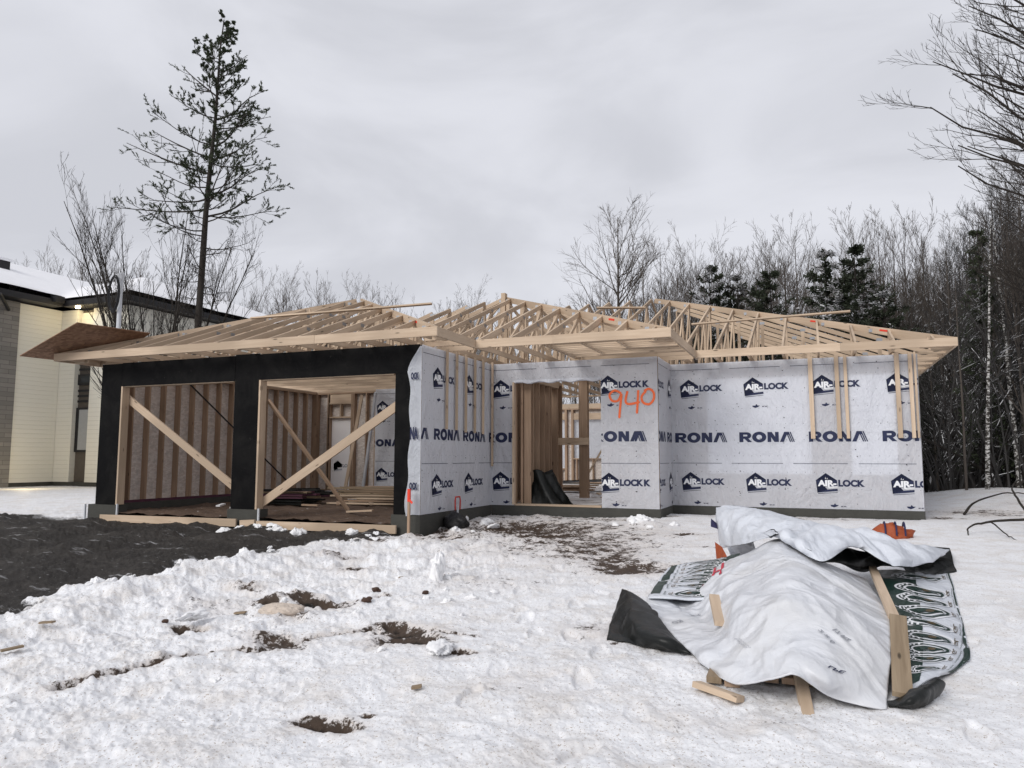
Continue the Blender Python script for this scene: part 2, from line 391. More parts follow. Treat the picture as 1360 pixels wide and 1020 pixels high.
STREAK = [(-6.22, -11.3, .09), (-6.12, -11.0, .04), (-6.03, -10.75, .05), (-5.92, -10.55, .06), (-5.77, -10.42, .05), (-5.62, -10.28, .06), (-5.52, -10.05, .045), (-5.42, -9.82, .06), (-5.28, -9.6, .06), (-5.2, -9.42, .05)]
def xbound(y): return np.interp(y, XB_Y, XB_X)
def soil_mask(x, y):
    m = np.zeros_like(x)
    wx = x+(fbm(x*2.2, y*2.2, 4, 3)-.5)*.35; wy = y+(fbm(x*2.2, y*2.2, 4, 9)-.5)*.35
    for cx, cy, rx, ry, a in SOIL:
        big = rx > .3; X, Y = (wx, wy) if big else (x+(wx-x)*.35, y+(wy-y)*.35)
        d = ((X-cx)/rx)**2+((Y-cy)/ry)**2; m = np.maximum(m, a*np.exp(-d*.7))
    for i in range(len(STREAK)-1):
        ax, ay, ra = STREAK[i]; bx, by, rb = STREAK[i+1]; X, Y = x+(wx-x)*.4, y+(wy-y)*.4
        t = np.clip(((X-ax)*(bx-ax)+(Y-ay)*(by-ay))/((bx-ax)**2+(by-ay)**2), 0, 1)
        d = np.hypot(X-ax-(bx-ax)*t, Y-ay-(by-ay)*t)/(ra+(rb-ra)*t); m = np.maximum(m, (.55+.5*vn(X*7, Y*7, 5))*np.exp(-d*d*.5))
    return m
def drive_mask(x, y):
    """>0 inside the dark driveway (metres from its edge)"""
    n = (fbm(x*1.3, y*1.3, 5, 21, .62)-.5)*1.5+(fbm(x*9, y*9, 3, 22)-.5)*.4
    left = x+17.6+(fbm(x*.7, y*.7, 4, 25)-.5)*1.6+(np.clip(y+6, -9, 0))*.3
    return np.minimum(np.minimum(xbound(y)-x+n, left), -4.25-y+np.where(x < -15, n, 0)*.5)
_rf = random.Random(77); FEET = []
for (ax, ay, bx, by, n_) in ((-3.2, -12.2, -5.6, -2.2, 20), (-4.6, -12.0, -6.3, -4.0, 16), (-5.9, -4.2, -3.6, -7.4, 9), (-2.6, -11.6, -3.9, -7.2, 9), (-6.0, -6.2, -7.6, -4.6, 5), (-4.4, -8.4, -5.6, -6.0, 6), (-1.2, -11.2, .3, -5.0, 7), (-3.5, -11.8, -.9, -10.9, 6)):
    for i_ in range(n_):
        t_ = i_/n_; a_ = math.atan2(by-ay, bx-ax); s_ = .10 if i_ % 2 else -.10
        FEET.append((ax+(bx-ax)*t_-math.sin(a_)*s_+_rf.gauss(0, .06), ay+(by-ay)*t_+math.cos(a_)*s_+_rf.gauss(0, .06), a_+_rf.gauss(0, .25), _rf.uniform(.010, .026)))
def footprints(x, y):
    r = np.zeros_like(x)
    for fx, fy, a_, dp in FEET:
        dx, dy = x-fx, y-fy; m = (np.abs(dx) < .35) & (np.abs(dy) < .35)
        if not m.any(): continue
        c_, s_ = math.cos(a_), math.sin(a_); u = (dx[m]*c_+dy[m]*s_)/.165; v_ = (-dx[m]*s_+dy[m]*c_)/(.062-.012*np.tanh(u)); q = np.sqrt(u*u+v_*v_)
        r[m] += dp*sstep(1.12, .80, q)-.15*dp*np.exp(-((q-1.25)/.16)**2)
    return r
def ground_z(x, y, full=True):
    x = np.asarray(x, float); y = np.asarray(y, float)
    z = -.175-.036*np.clip(-1-y, 0, 20)
    z = z+.40*np.exp(-(((x-2.3)/2.2)**2+((y-5.2)/3.0)**2))-.35*sstep(4.0, 9, x)*sstep(-2, 5, y)
    z = z+.10*np.exp(-((x+4.35)/.35)**2-((y+2.35)/.3)**2)            # shovelled heap by the step
    z = z+.05*np.exp(-((x+8.7)/1.6)**2-((y+5.4)/.4)**2)
    r = np.hypot(x+1.7, y+14.8)
    far = sstep(30, 80, r); z = z+far*(fbm(x*.02, y*.02, 3, 2)-.4)*1.5
    if not full: return z
    dm = drive_mask(x, y)
    hs_ = (x < -.06) & (x > -14.8) & (y > .06) & (y < 11.45) | (x < -4.42) & (x > -7.7) & (y > -1.24) & (y < 1); gs_ = (x < -7.7) & (x > -14.8) & (y > -4.13) & (y < 3)
    snow = sstep(.05, -.25, dm)
    near = sstep(22, 8, r)
    bank = .15*np.exp(-((x-xbound(y)-.55)/.45)**2)*sstep(-5.4, -7.2, y)*(.5+fbm(x*2.3, y*2.3, 3, 31))
    lump = (fbm(x*.9, y*.9, 3, 40)-.5)*.12+(fbm(x*3.1, y*3.1, 4, 41)-.5)*.06
    foot = np.abs(fbm(x*3.2, y*3.2, 5, 42, .6)-.5)*-.15
    n8 = fbm(x*13, y*13, 3, 43); chunk = np.clip(n8-.55, 0, 1)*.05+(fbm(x*22, y*22, 3, 44)-.5)*.016
    right = sstep(-2.2, .2, x)                                    # smoother untrodden snow on the right
    sm = 1-.75*right
    leftm = .55+.75*sstep(-4.0, -6.5, x)
    bumps = (lump*(.35+.65*sm)+(foot+chunk*1.1)*sm*leftm)*(.25+.75*near)
    z = z+snow*(bumps*.8+bank*.62+.025)
    rug = sstep(-4.9, -6.3, x)*sstep(-11.6, -9.2, y)*snow*near
    z = z+rug*(np.clip(fbm(x*2.6, y*2.6, 5, 47)-.5, 0, 1)*.30-.03)
    z = z-snow*footprints(x, y)
    sm_ = soil_mask(x, y); z = z-snow*(.05*sstep(.45, .8, sm_)+.16*sstep(.95, 1.15, sm_))
    ru = np.sin((x*.55+y*.2+fbm(x*.6, y*.6, 3, 60)*1.6)*5.2)
    z = z+(1-snow)*(-.02+ru*.035+(fbm(x*3, y*3, 5, 61)-.5)*.13+np.abs(fbm(x*7, y*7, 4, 63)-.5)*.08)
    z = z+.14*np.exp(-((x+16.6)/.7)**2-((y+5.0)/.5)**2)*(.4+fbm(x*4, y*4, 3, 62))
    return np.where(hs_ | gs_, np.minimum(z, -.40), z)
def gz(x, y): return float(ground_z(np.array([x]), np.array([y]))[0])

def make_ground():
    cx, cy = -1.72, -14.83; az0 = YAW
    th = np.concatenate([az0+np.radians(np.linspace(-42, 42, 1250)), az0+np.radians(np.linspace(43, 317, 90))])
    r = np.concatenate([np.linspace(.05, 2.6, 10), 1/np.linspace(1/2.8, 1/26., 430), np.geomspace(27, 900, 60)])
    T, R = np.meshgrid(th, r); X = cx+R*np.sin(T); Y = cy+R*np.cos(T)
    Z = ground_z(X, Y); nr, na = X.shape
    V = np.stack([X, Y, Z], -1).reshape(-1, 3)
    i = np.arange(nr-1)[:, None]*na; j = np.arange(na)[None, :]; j2 = (j+1) % na
    F = np.stack([i+j, i+na+j, i+na+j2, i+j2], -1).reshape(-1, 4)
    DM = drive_mask(X, Y).ravel(); SM = soil_mask(X, Y).ravel()
    isd = DM[F].mean(1) > 0
    for name, sel, m in (('snow_ground', ~isd, 'snow'), ('driveway', isd, 'driveway')):
        f = F[sel]; u, inv = np.unique(f, return_inverse=True); f2 = inv.reshape(f.shape)
        me = np_mesh(name, V[u], f2[:, ::-1], (m,), True)
        a = me.attributes.new('soil', 'FLOAT', 'POINT'); a.data.foreach_set('value', SM[u].astype(np.float32))
        a = me.attributes.new('edge', 'FLOAT', 'POINT'); a.data.foreach_set('value', np.clip(DM[u], -5, 5).astype(np.float32))
        tag(link_mesh(name, me), kind='structure')

b = NB('snow'); v = b.coord()
m = b.attr('soil'); fine_n = b.noise(v, 26, 6, .75); mid = b.noise(v, 5.5, 6, .65)
mm = b.math('ADD', m, b.math('MULTIPLY', b.math('SUBTRACT', fine_n, .5), 1.5)); mm = b.math('ADD', mm, b.math('MULTIPLY', b.math('SUBTRACT', mid, .5), 1.7))
mask = b.ramp(mm, [(.50, 0.), (.64, 1.)])
e = b.attr('edge'); em = b.math('ADD', b.math('MULTIPLY', e, 1.6), b.math('MULTIPLY', b.math('SUBTRACT', fine_n, .5), 1.1))
emask = b.ramp(b.math('ADD', em, .75), [(.52, 0.), (.72, .95)])
c = b.mix(b.noise(v, .9, 4), (.83, .835, .86), (.88, .885, .90))
c = b.mix(b.ramp(b.noise(v, 3.2, 5, .65), [(.46, 0.), (.66, .55)]), c, (.68, .635, .59))             # faint tan slush
c = b.mix(b.ramp(b.noise(v, 55, 4, .8), [(.575, 0.), (.63, .75)]), c, (.30, .225, .16))              # bark crumbs and grit
c = b.mix(b.ramp(m, [(.10, 0.), (.55, .42)]), c, (.50, .42, .36))
soilc = b.mix(b.noise(v, 9, 6, .7), (.010, .008, .006), (.105, .068, .046))
soilc = b.mix(b.ramp(m, [(.95, 0.), (1.15, 1.)]), soilc, (.007, .006, .005)); c = b.mix(mask, c, soilc); c = b.mix(emask, c, (.035, .033, .032))
n1 = b.bump(b.noise(v, 9, 9, .72, .6), .6, .035); n2 = b.bump(b.noise(v, 70, 6, .7), .5, .008, n1)
b.fin(c, .62, n2); b.b.inputs['Subsurface Weight'].default_value = .0
MT['snow'] = b.m
b = NB('driveway'); v = b.coord()
v2 = b.coord('Object', (.35, 1.8, 1), (0, 0, math.radians(12)))
c = b.mix(b.noise(v, 6, 8, .7), (.009, .0075, .0065), (.046, .040, .035))
c = b.mix(b.ramp(b.noise(v2, 1.6, 6, .62, .6), [(.48, 0.), (.66, .75)]), c, (.055, .048, .042))
c = b.mix(b.ramp(b.noise(v2, 3.2, 8, .68, .4), [(.60, 0.), (.68, .8)]), c, (.50, .50, .51))
c = b.mix(b.ramp(b.noise(v, 16, 7, .75), [(.635, 0.), (.68, .8)]), c, (.62, .62, .63))
MT['driveway'] = b.fin(c, .75, b.bump(b.noise(v, 12, 9, .75), .9, .05)); b.b.inputs['Specular IOR Level'].default_value = .35
make_ground()

# ================================================================== HOUSE UNDER CONSTRUCTION
flat('backlit_white', (.92, .90, .90), .7, .02)  # near-white stand-in for daylight coming through the wrapped openings
XA, YA, XBW, YG, XC, HW = -4.335, -1.315, -7.63, -4.17, -14.85, 2.75
YBK = 11.5; YGB = 2.7
house = tag(empty('house_under_construction', (-7.6, 3.5, -.2)), 'single storey house being framed, white printed house wrap, black garage openings, bare roof trusses', 'house')
HL = Vector((-7.6, 3.5, -.2))
def hp(mb, name, parent=None):
    """a part of the house (mesh kept in world coordinates, root offset removed)"""
    o = mb.build(name, parent or house); o.location = (-HL if parent is None else Vector((0, 0, 0))); return o
def hsub(name):
    e_ = empty(name); e_.parent = house; e_.location = -HL; return e_

def wall(P0, P1, nrm, H=HW, wrap=True, holes=(), covered=(), studs=None, sp=.406, sheath='osb', seed=0, prints=None, z0=0, wood='wood_aged', wrapr=None, header=True):
    """holes/covered: (u0,u1,v0,v1); holes are open, covered are wrapped"""
    root = hsub('wall'); P0 = Vector((*P0, z0)); P1 = Vector((*P1, z0)); D = (P1-P0); L = D.length; D /= L; n = Vector((*nrm, 0))
    def at(u, v_, off=0.0): return P0+D*u+n*off+Vector((0, 0, v_))
    # plates
    mb = MB(); segs = [(0, L)]
    for u0, u1, v0, v1 in holes:
        if v0 < .05: segs = [s for a, b_ in segs for s in ((a, min(b_, u0)), (max(a, u1), b_)) if s[1]-s[0] > .05]
    for a, b_ in segs: mb.beam(at(a, .02, -.085), at(b_, .02, -.085), (0, 0, 1), .038, .138, wood)
    hp(mb, 'bottom_plate', root)
    mb = MB(); mb.beam(at(0, H-.06, -.085), at(L, H-.06, -.085), (0, 0, 1), .038, .138, wood); mb.beam(at(0, H-.02, -.085), at(L, H-.02, -.085), (0, 0, 1), .037, .138, 'wood'); hp(mb, 'top_plate', root)
    us = [] if studs is False else [x for x in np.arange(.02, L, sp)]+[L-.02]
    op = list(holes)+list(covered)
    for u0, u1, v0, v1 in op:
        us += [u0-.02, u1+.02, u0-.06, u1+.06]
        if header: mb = MB(); mb.beam(at(u0, v1+.12, -.08), at(u1, v1+.12, -.08), D.cross(Vector((0, 0, 1))), .09, .235, 'wood'); hp(mb, 'header', root)
        if v0 > .1: mb = MB(); mb.beam(at(u0, v0-.02, -.085), at(u1, v0-.02, -.085), (0, 0, 1), .038, .138, wood); hp(mb, 'window_sill_plate', root)
    if studs is False: us = []
    for u in us:
        inside = [o_ for o_ in op if o_[0] < u < o_[1]]
        parts_ = [(.04, H-.08)]
        for o_ in inside: parts_ = [(.04, o_[2]-.04)] if o_[2] > .1 else []
        for a, b_ in parts_:
            if b_-a > .1: mb = MB(); mb.beam(at(u, a, -.085), at(u, b_, -.085), D, .038, .138, wood); hp(mb, 'stud', root)
    if sheath:
        mb = MB(); ub = sorted({0, L, *[x for o_ in op for x in o_[:2]], *np.arange(2.44, L, 2.44)}); vb = sorted({0, H, *[x for o_ in op for x in o_[2:]]})
        for i in range(len(ub)-1):
            for j in range(len(vb)-1):
                uc, vc = (ub[i]+ub[i+1])/2, (vb[j]+vb[j+1])/2
                if any(o_[0] < uc < o_[1] and o_[2] < vc < o_[3] for o_ in op): continue
                a, b_ = at(ub[i], vb[j], -.005), at(ub[i+1]-.002, vb[j+1], -.015)
                mb.beam((at(ub[i], vc, -.01)), (at(ub[i+1]-.003, vc, -.01)), n, .010, vb[j+1]-vb[j]-.0005, sheath)
        hp(mb, 'sheathing', root)
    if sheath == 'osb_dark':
        for u0, u1, v0, v1 in covered: mb = MB(); mb.beam(at(u0+.002, (v0+v1)/2, -.0125), at(u1-.002, (v0+v1)/2, -.0125), n, .015, v1-v0-.004, 'backlit_white'); hp(mb, 'backlight_panel', root)  # white panel added behind the wrap so the window openings look lit
    if wrap:
        lo, hi = wrapr or (0, L); nu = max(2, int((hi-lo)/.05)); nv = 56
        def disp(u, v_): return .010+.010*float(_wr(u, v_, seed))
        uu = np.linspace(lo, hi, nu+1); vv = np.linspace(.0, H+.01, nv+1); U, Vv = np.meshgrid(uu, vv)
        d = .010+.010*_wr(U, Vv, seed)
        pts = np.array(P0)[None, None]+np.array(D)[None, None]*U[..., None]+np.array(n)[None, None]*d[..., None]; pts[..., 2] += Vv
        idx = np.arange(pts.shape[0]*pts.shape[1]).reshape(pts.shape[:2]); fs = []
        mb = MB(); P = pts
        for i in range(nv):
            for j in range(nu):
                uc, vc = (uu[j]+uu[j+1])/2, (vv[i]+vv[i+1])/2
                if any(o_[0] < uc < o_[1] and o_[2]-.01 < vc < o_[3] for o_ in holes): continue
                mb.face([P[i, j], P[i, j+1], P[i+1, j+1], P[i+1, j]], 'wrap', None, True)
        fn = lambda u, v_, off: np.array(P0)+np.array(D)*u[:, None]+np.array(n)*(.010+.010*_wr(u, v_, seed)+off)[:, None]+np.array([0, 0, 1.])*v_[:, None]
        if prints: prints(mb, fn, lo, hi, L)
        hp(mb, 'house_wrap', root)
    return root, at
def _wr(u, v_, seed):
    u = np.asarray(u, float); v_ = np.asarray(v_, float)
    return fbm(u*1.3+seed*7.7, v_*1.0, 4, 70+seed, .55)*1.2-.6+.5*(np.abs(fbm(u*4+3, v_*2.2, 3, 90+seed)-.5)*-2+.3)

def wrap_print(logo_us, word_us, clip=None, extra=None, dashes=True, wsc=.19, flip=1, skip=()):
    def f(mb, fn, lo, hi, L):
        clo, chi = clip or (lo, hi)
        dk = []; wh = []; sm_ = []
        for u in logo_us:
            for v_ in (2.09, .29):
                dk += mv(HL_D, u, v_); wh += mv(HL_W, u, v_)
            sm_ += mv(leaf(), u+.16, 1.86); sm_ += mv(txt2('MC MC', 0, 0, .022), u+.33, 1.875)
            sm_ += mv(leaf(), u+.24, .03); sm_ += mv(txt2('MC MC', 0, 0, .02), u+.41, .04)
        for u in word_us: dk += mv(WORD, u, 1.215, .187)
        if dashes:
            a = lo+.03; i = 0
            while a < hi:
                e_ = min(hi, a+.92)
                for v_ in (.812, 2.63):
                    dk += [[(a, v_), (e_, v_), (e_, v_+.008)], [(a, v_), (e_, v_+.008), (a, v_+.008)]]
                a += 1.1
        def hole(t):
            uc = sum(p[0] for p in t)/3; vc = sum(p[1] for p in t)/3
            return any(o_[0]-.0 < uc < o_[1] and o_[2] < vc < o_[3] for o_ in skip)
        for tris, off, m in ((dk, .003, 'ink'), (sm_, .003, 'ink'), (wh, .0055, 'print_white')):
            tris = [t for t in fine(clip_u(tris, clo, chi), .07) if not hole(t)]
            print_onto(mb, tris, fn, off, m, 9)
        R_ = random.Random(int(lo*10+hi*100)); st = []
        for _ in range(int((hi-lo)*16)):
            u, v_ = R_.choice(list(np.arange(lo+.05, hi, .406)))+R_.uniform(-.02, .02), R_.uniform(.05, 2.7)
            s_ = R_.uniform(.006, .011); st += [[(u-s_, v_), (u+s_, v_-s_), (u+s_, v_+s_)], [(u-s_, v_), (u-s_, v_+s_), (u+s_, v_+s_)]]
        st = [t for t in st if not hole(t)]
        print_onto(mb, st, fn, .006, 'staple', 9)
        pal = []
        for v_ in np.arange(.35, 2.6, .30):
            for u in np.arange(lo+.1, hi, .155):
                pal += poly2([(u, v_), (u+.012, v_), (u+.012, v_+.012), (u, v_+.012)])
        print_onto(mb, [t for t in pal if not hole(t)], fn, .002, 'print_grey', 9)
        if extra: extra(mb, fn)
    return f

# right-hand front wall, with two window openings bridged by the wrap over added white panels
LR = -XA
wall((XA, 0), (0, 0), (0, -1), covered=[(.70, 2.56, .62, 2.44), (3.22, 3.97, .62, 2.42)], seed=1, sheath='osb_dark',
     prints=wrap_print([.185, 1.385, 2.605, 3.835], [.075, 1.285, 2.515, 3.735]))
# bump-out side wall
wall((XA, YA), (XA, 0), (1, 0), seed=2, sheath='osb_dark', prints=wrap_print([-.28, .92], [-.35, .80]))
# entry wall with its door opening and the sprayed house number
LE = XA-XBW
DO = (.49, 2.24, .0, 2.39)
def graffiti(mb, fn):
    S = [[(2.62, 2.10), (2.50, 2.16), (2.40, 2.08), (2.45, 1.97), (2.56, 1.97), (2.62, 2.08), (2.62, 2.02), (2.60, 1.85), (2.58, 1.66)],
         [(2.74, 2.14), (2.70, 1.96), (2.76, 1.90), (2.95, 1.93)], [(2.94, 2.15), (2.93, 1.98), (2.91, 1.74)],
         [(3.08, 2.13), (3.00, 2.03), (3.03, 1.92), (3.14, 1.89), (3.22, 1.98), (3.22, 2.10), (3.14, 2.17), (3.06, 2.14)]]
    R_ = random.Random(3); tris = []
    for s in S:
        P = []
        for i in range(len(s)-1):
            p0, p1, p2, p3 = s[max(i-1, 0)], s[i], s[i+1], s[min(i+2, len(s)-1)]
            for k in range(6):
                t = k/6; P.append(tuple(.5*(2*p1[a]+(p2[a]-p0[a])*t+(2*p0[a]-5*p1[a]+4*p2[a]-p3[a])*t*t+(3*p1[a]-p0[a]-3*p2[a]+p3[a])*t**3) for a in (0, 1)))
        P.append(s[-1])
        for i in range(len(P)-1):
            (x0, y0), (x1, y1) = P[i], P[i+1]; dx, dy = x1-x0, y1-y0; l = math.hypot(dx, dy) or 1; w_ = .021
            nx, ny = -dy/l*w_, dx/l*w_; tris += [[(x0+nx, y0+ny), (x0-nx, y0-ny), (x1-nx, y1-ny)], [(x0+nx, y0+ny), (x1-nx, y1-ny), (x1+nx, y1+ny)]]
            tris += ring2(x1, y1, w_, w_, w_, w_, 6)
            for _ in range(2):
                a = R_.uniform(0, 6.28); rr = R_.uniform(.02, .05); s_ = R_.uniform(.002, .005); px, py = x1+rr*math.cos(a), y1+rr*math.sin(a)
                tris += [[(px, py), (px+s_, py), (px, py+s_)]]
    print_onto(mb, tris, fn, .008, 'spray_orange', 9)
def entry_extra(mb, fn):
    # lap of a second run of wrap at the corner: the printing starts again
    dk = []; wh = []
    for v_ in (2.09, .29): dk += clip_u(mv(HL_D, 2.33, v_), 3.02, 3.29)
    dk += clip_u(mv(WORD, 2.10, 1.215, .187), 2.86, 3.29)
    print_onto(mb, dk, fn, .0062, 'ink', .07); graffiti(mb, fn)
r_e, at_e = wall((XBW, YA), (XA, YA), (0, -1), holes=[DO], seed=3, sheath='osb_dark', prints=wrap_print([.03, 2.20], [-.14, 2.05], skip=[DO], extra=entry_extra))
# garage side wall facing the entry yard
LS = YA-YG
def side_flap(mb, fn):
    """loose end of the wrap, turned round the corner onto the black post"""
    def row(v_):
        wd = .20+.03*math.sin(v_*2.9+.6)+.02*math.sin(v_*8.3)
        if v_ > 2.35: wd = max(.01, wd-(v_-2.35)*.55)
        return [(XBW+.012, YG-.020, v_), (XBW-wd*.5, YG-.034-.012*math.sin(v_*7), v_+.004), (XBW-wd, YG-.045-.02*math.sin(v_*5+1), v_-.02)]
    K = 34
    for i in range(K):
        a, b_ = row(i*(HW-.02)/K), row((i+1)*(HW-.02)/K)
        for j in range(2): mb.face([a[j], a[j+1], b_[j+1], b_[j]], 'wrap', None, True)
    for v_, s_ in ((2.19, 'OCK'), (1.22, 'NA'), (.41, 'OCK')):
        t = txt2(s_, 0, 0, .105 if s_ != 'NA' else .185, .27, .055); print_onto(mb, t, lambda u, w_, off: np.stack([XBW-.16+u*.55, np.full_like(u, YG-.066), v_+w_], -1), 0, 'ink', 9)
wall((XBW, YG), (XBW, YA), (1, 0), seed=4, prints=wrap_print([-.80, .37, 1.62], [-.74, .43, 1.55, 2.70], extra=side_flap))
# rest of the shell
wall((0, 0), (0, YBK), (1, 0), seed=5, prints=wrap_print([.3, 1.54, 2.78, 4.02, 5.26, 6.5, 7.74, 8.98, 10.2], [.2, 1.44, 2.68, 3.92, 5.16, 6.4, 7.64, 8.88, 10.1]))
wall((0, YBK), (XC, YBK), (0, 1), seed=6, sp=.61, holes=[], covered=[(8.6, 9.9, .9, 2.3), (10.23, 10.71, .53, 2.3), (3.2, 4.8, .9, 2.3)])
wall((XC, YBK), (XC, YG), (-1, 0), seed=7, sp=.406, covered=[(2, 3.4, .9, 2.3)], prints=wrap_print([15.0], [14.9]))
# garage back wall: door hole covered by wrap, and the part wrapped on the garage side
wall((XC+.15, YGB), (-12.75, YGB), (0, 1), wrap=True, covered=[(.45, 1.15, .0, 2.0)], header=False, seed=8)
wall((-12.75, YGB-.16), (XBW, YGB-.16), (0, -1), seed=9, prints=wrap_print([.05, 1.25, 2.45, 3.7], [-.2, 1.05, 2.3, 3.5]))
wall((XBW, YA), (XBW, YGB), (-1, 0), seed=10, wrap=True)

def plain(name, boxes, parent=None, lab=None):
    mb = MB()
    for bx in boxes: mb.box(*bx)
    o = hp(mb, name, parent)
    if lab: o['label'] = lab
    return o
# frame round the covered back door of the garage
plain('header', [(-14.30, -13.50, YGB-.14, YGB-.03, 2.43, 2.68)]); plain('transom_frame', [(-14.26, -13.54, YGB-.155, YGB-.02, 2.005, 2.045)]); plain('transom_frame', [(-14.26, -13.54, YGB-.155, YGB-.02, 2.39, 2.428)]); plain('transom_frame', [(-13.92, -13.88, YGB-.15, YGB-.02, 2.046, 2.389)])
mb = MB(); mb.box(-14.235, -13.565, YGB-.045, YGB-.035, .0, 2.0, 'backlit_white')  # white panel added over the wrapped door to look lit from behind
print_onto(mb, mv(HL_D, -14.15, .55, .8), lambda u, v_, off: np.stack([u, np.full_like(u, YGB-.049), v_], -1), 0, 'ink_pale', 9); hp(mb, 'door_backlight_panel')
# inner partitions seen through the entry
pw = hsub('partition')
for yy in [-1.10, -.95, -.62, -.30, 0.0, .12, .55]: plain('stud', [(-7.02, -6.88, yy, yy+.038, .03, 2.71, 'wood_aged')], pw)
plain('stud', [(-7.08, -7.04, -1.13, -.95, .03, 2.38, 'wood_aged')], pw)
plain('header', [(-7.06, -6.86, -.98, .6, 2.42, 2.66)], pw)
pw = hsub('partition')
for xx in (-6.60, -6.50): plain('stud', [(xx, xx+.10, 1.2, 1.34, .03, 2.72, 'wood_aged')], pw)
plain('crosspiece', [(-7.5, -6.35, 1.13, 1.17, 1.20, 1.36)], pw)
plain('top_plate', [(-7.5, -1.0, 1.16, 1.30, 2.68, 2.72)], pw)
pw = hsub('partition')
for xx in np.arange(-10.6, -1, .61): plain('stud', [(xx, xx+.038, 6.2, 6.29, .03, 2.70, 'wood_aged')], pw) if not -10.3 < xx < -6.9 else None
plain('top_plate', [(-10.6, -1.0, 6.19, 6.30, 2.70, 2.74)], pw)

b = NB('floor_snowy'); v = b.coord(); c = b.mix(b.ramp(b.noise(v, 2.2, 8, .7), [(.36, 0.), (.50, 1.)]), (.14, .095, .065), (.74, .73, .73)); MT['floor_snowy'] = b.fin(c, .8, b.bump(b.noise(v, 12, 6), .6, .02))  # snow dusting made pale to bounce light up inside the shell
# foundation
fo = MB(); T = .012
def fbox(x0, x1, y0, y1, z0=-.75, z1=-.004): fo.box(x0, x1, y0, y1, z0, z1, 'concrete')
fbox(XA-.0, T, -T, .2); fbox(XA-.2, XA+T, YA-T, -T-.002); fbox(XBW+T, XA-.202, YA-T, YA+.2); fbox(XBW-.2, XBW+T, YG-T, YA-.02)
fbox(-.2, T, .202, YBK); fbox(XC-T, XC+.2, YG-T, YBK); fbox(XC+.202, -.202, YBK-.2, YBK+T); fbox(XC+.202, XBW-.0, YGB-.2, YGB, -.75, -.02)
hp(fo, 'foundation')
fl = MB(); fl.box(XBW+.0, XA-.2, YA+.202, YGB, -.3, -.03, 'floor_snowy'); fl.box(XA-.198, -.202, .202, YGB, -.3, -.03, 'floor_snowy'); fl.box(XC+.202, -.202, YGB+.002, YBK-.202, -.3, -.03, 'floor_snowy')
hp(fl, 'floor_slab')
for x0, x1 in ((-15.03, -14.29), (-11.54, -10.86), (-8.15, -7.63)):
    mb = MB(); mb.box(x0, x1, YG-.02, YG+.25, -.6, -.004, 'concrete'); hp(mb, 'concrete_pier')
# black sheathed posts and header of the garage front
for x0, x1 in ((-14.85, -14.31), (-11.48, -10.93), (-8.11, -7.63)):
    mb = MB(); mb.box(x0, x1, YG-.012, YG, 0, HW, 'tar')
    pr = hp(mb, 'black_post')
    mb = MB(); mb.box(x0+.02, x1-.02, YG+.002, YG+.14, 0, HW-.03, 'wood_aged'); hp(mb, 'post_studs', pr)
mb = MB(); mb.box(-14.30, -11.482, YG-.018, YG+.0, 2.30, 2.76, 'tar'); mb.box(-11.478, -10.932, YG-.014, YG, 2.751, 2.78, 'tar'); mb.box(-10.928, -7.66, YG-.018, YG+.0, 2.30, 2.765, 'tar'); mb.box(-14.3, -7.66, YG+.004, YG+.14, 2.322, 2.74, 'wood'); hp(mb, 'garage_header')
for x0, x1 in ((-14.31, -11.48), (-10.93, -8.11)):
    lp = hsub('opening_frame')
    plain('jamb_board', [(x0+.001, x0+.04, YG-.014, YG+.15, -.0, 2.298)], lp); plain('jamb_board', [(x1+.002, x1+.04, YG+.004, YG+.15, -.0, 2.298)], lp)
    plain('head_board', [(x0+.041, x1-.041, YG+.004, YG+.15, 2.285, 2.318)], lp)
def brace(p, q, t=(0, 1, 0), th=.038, d=.14, m='wood', name='diagonal_brace'):
    mb = MB(); mb.beam(p, q, t, th, d, m); return hp(mb, name)
brace((-14.34, YG+.175, 2.08), (-11.35, YG+.175, .24)); brace((-11.0, YG+.175, .06), (-7.95, YG+.175, 1.92), d=.15)
brace((-10.88, YG+.18, 1.95), (-9.86, -2.9, -.06), (.6, .8, 0), m='wood_aged', d=.15)
brace((-14.66, -2.2, 2.6), (-14.64, 1.3, .3), (1, 0, 0), .02, .03, 'cable_black')
brace((-12.95, 2.3, .05), (-12.35, 1.9, 2.62), (0, 1, 0), .06, .06, 'galv_pale', 'adjustable_prop'); brace((-13.45, 2.2, .0), (-13.0, 2.25, 2.60), (0, 1, 0), .038, .09)
# form boards on the ground in front of the openings
for x0, x1, za in ((-14.58, -11.25, -.21), (-11.16, -10.84, -.24), (-10.80, -8.0, -.16)):
    mb = MB(); mb.beam((x0, YG-.10, -.255), (x1, YG-.10, -.235), (0, 1, 0), .038, .135, 'wood'); hp(mb, 'form_board')
for xx in (-15.08, -14.22, -10.82): 
    mb = MB(); mb.box(xx, xx+.03, YG-.07, YG-.04, -.4, .02 if xx > -15 else -.0, 'galv_pale'); hp(mb, 'form_stake')
mb = MB(); mb.box(XC+.16, XC+.172, YG+.3, YGB-.25, -.16, .05, 'purple'); hp(mb, 'membrane_strip')
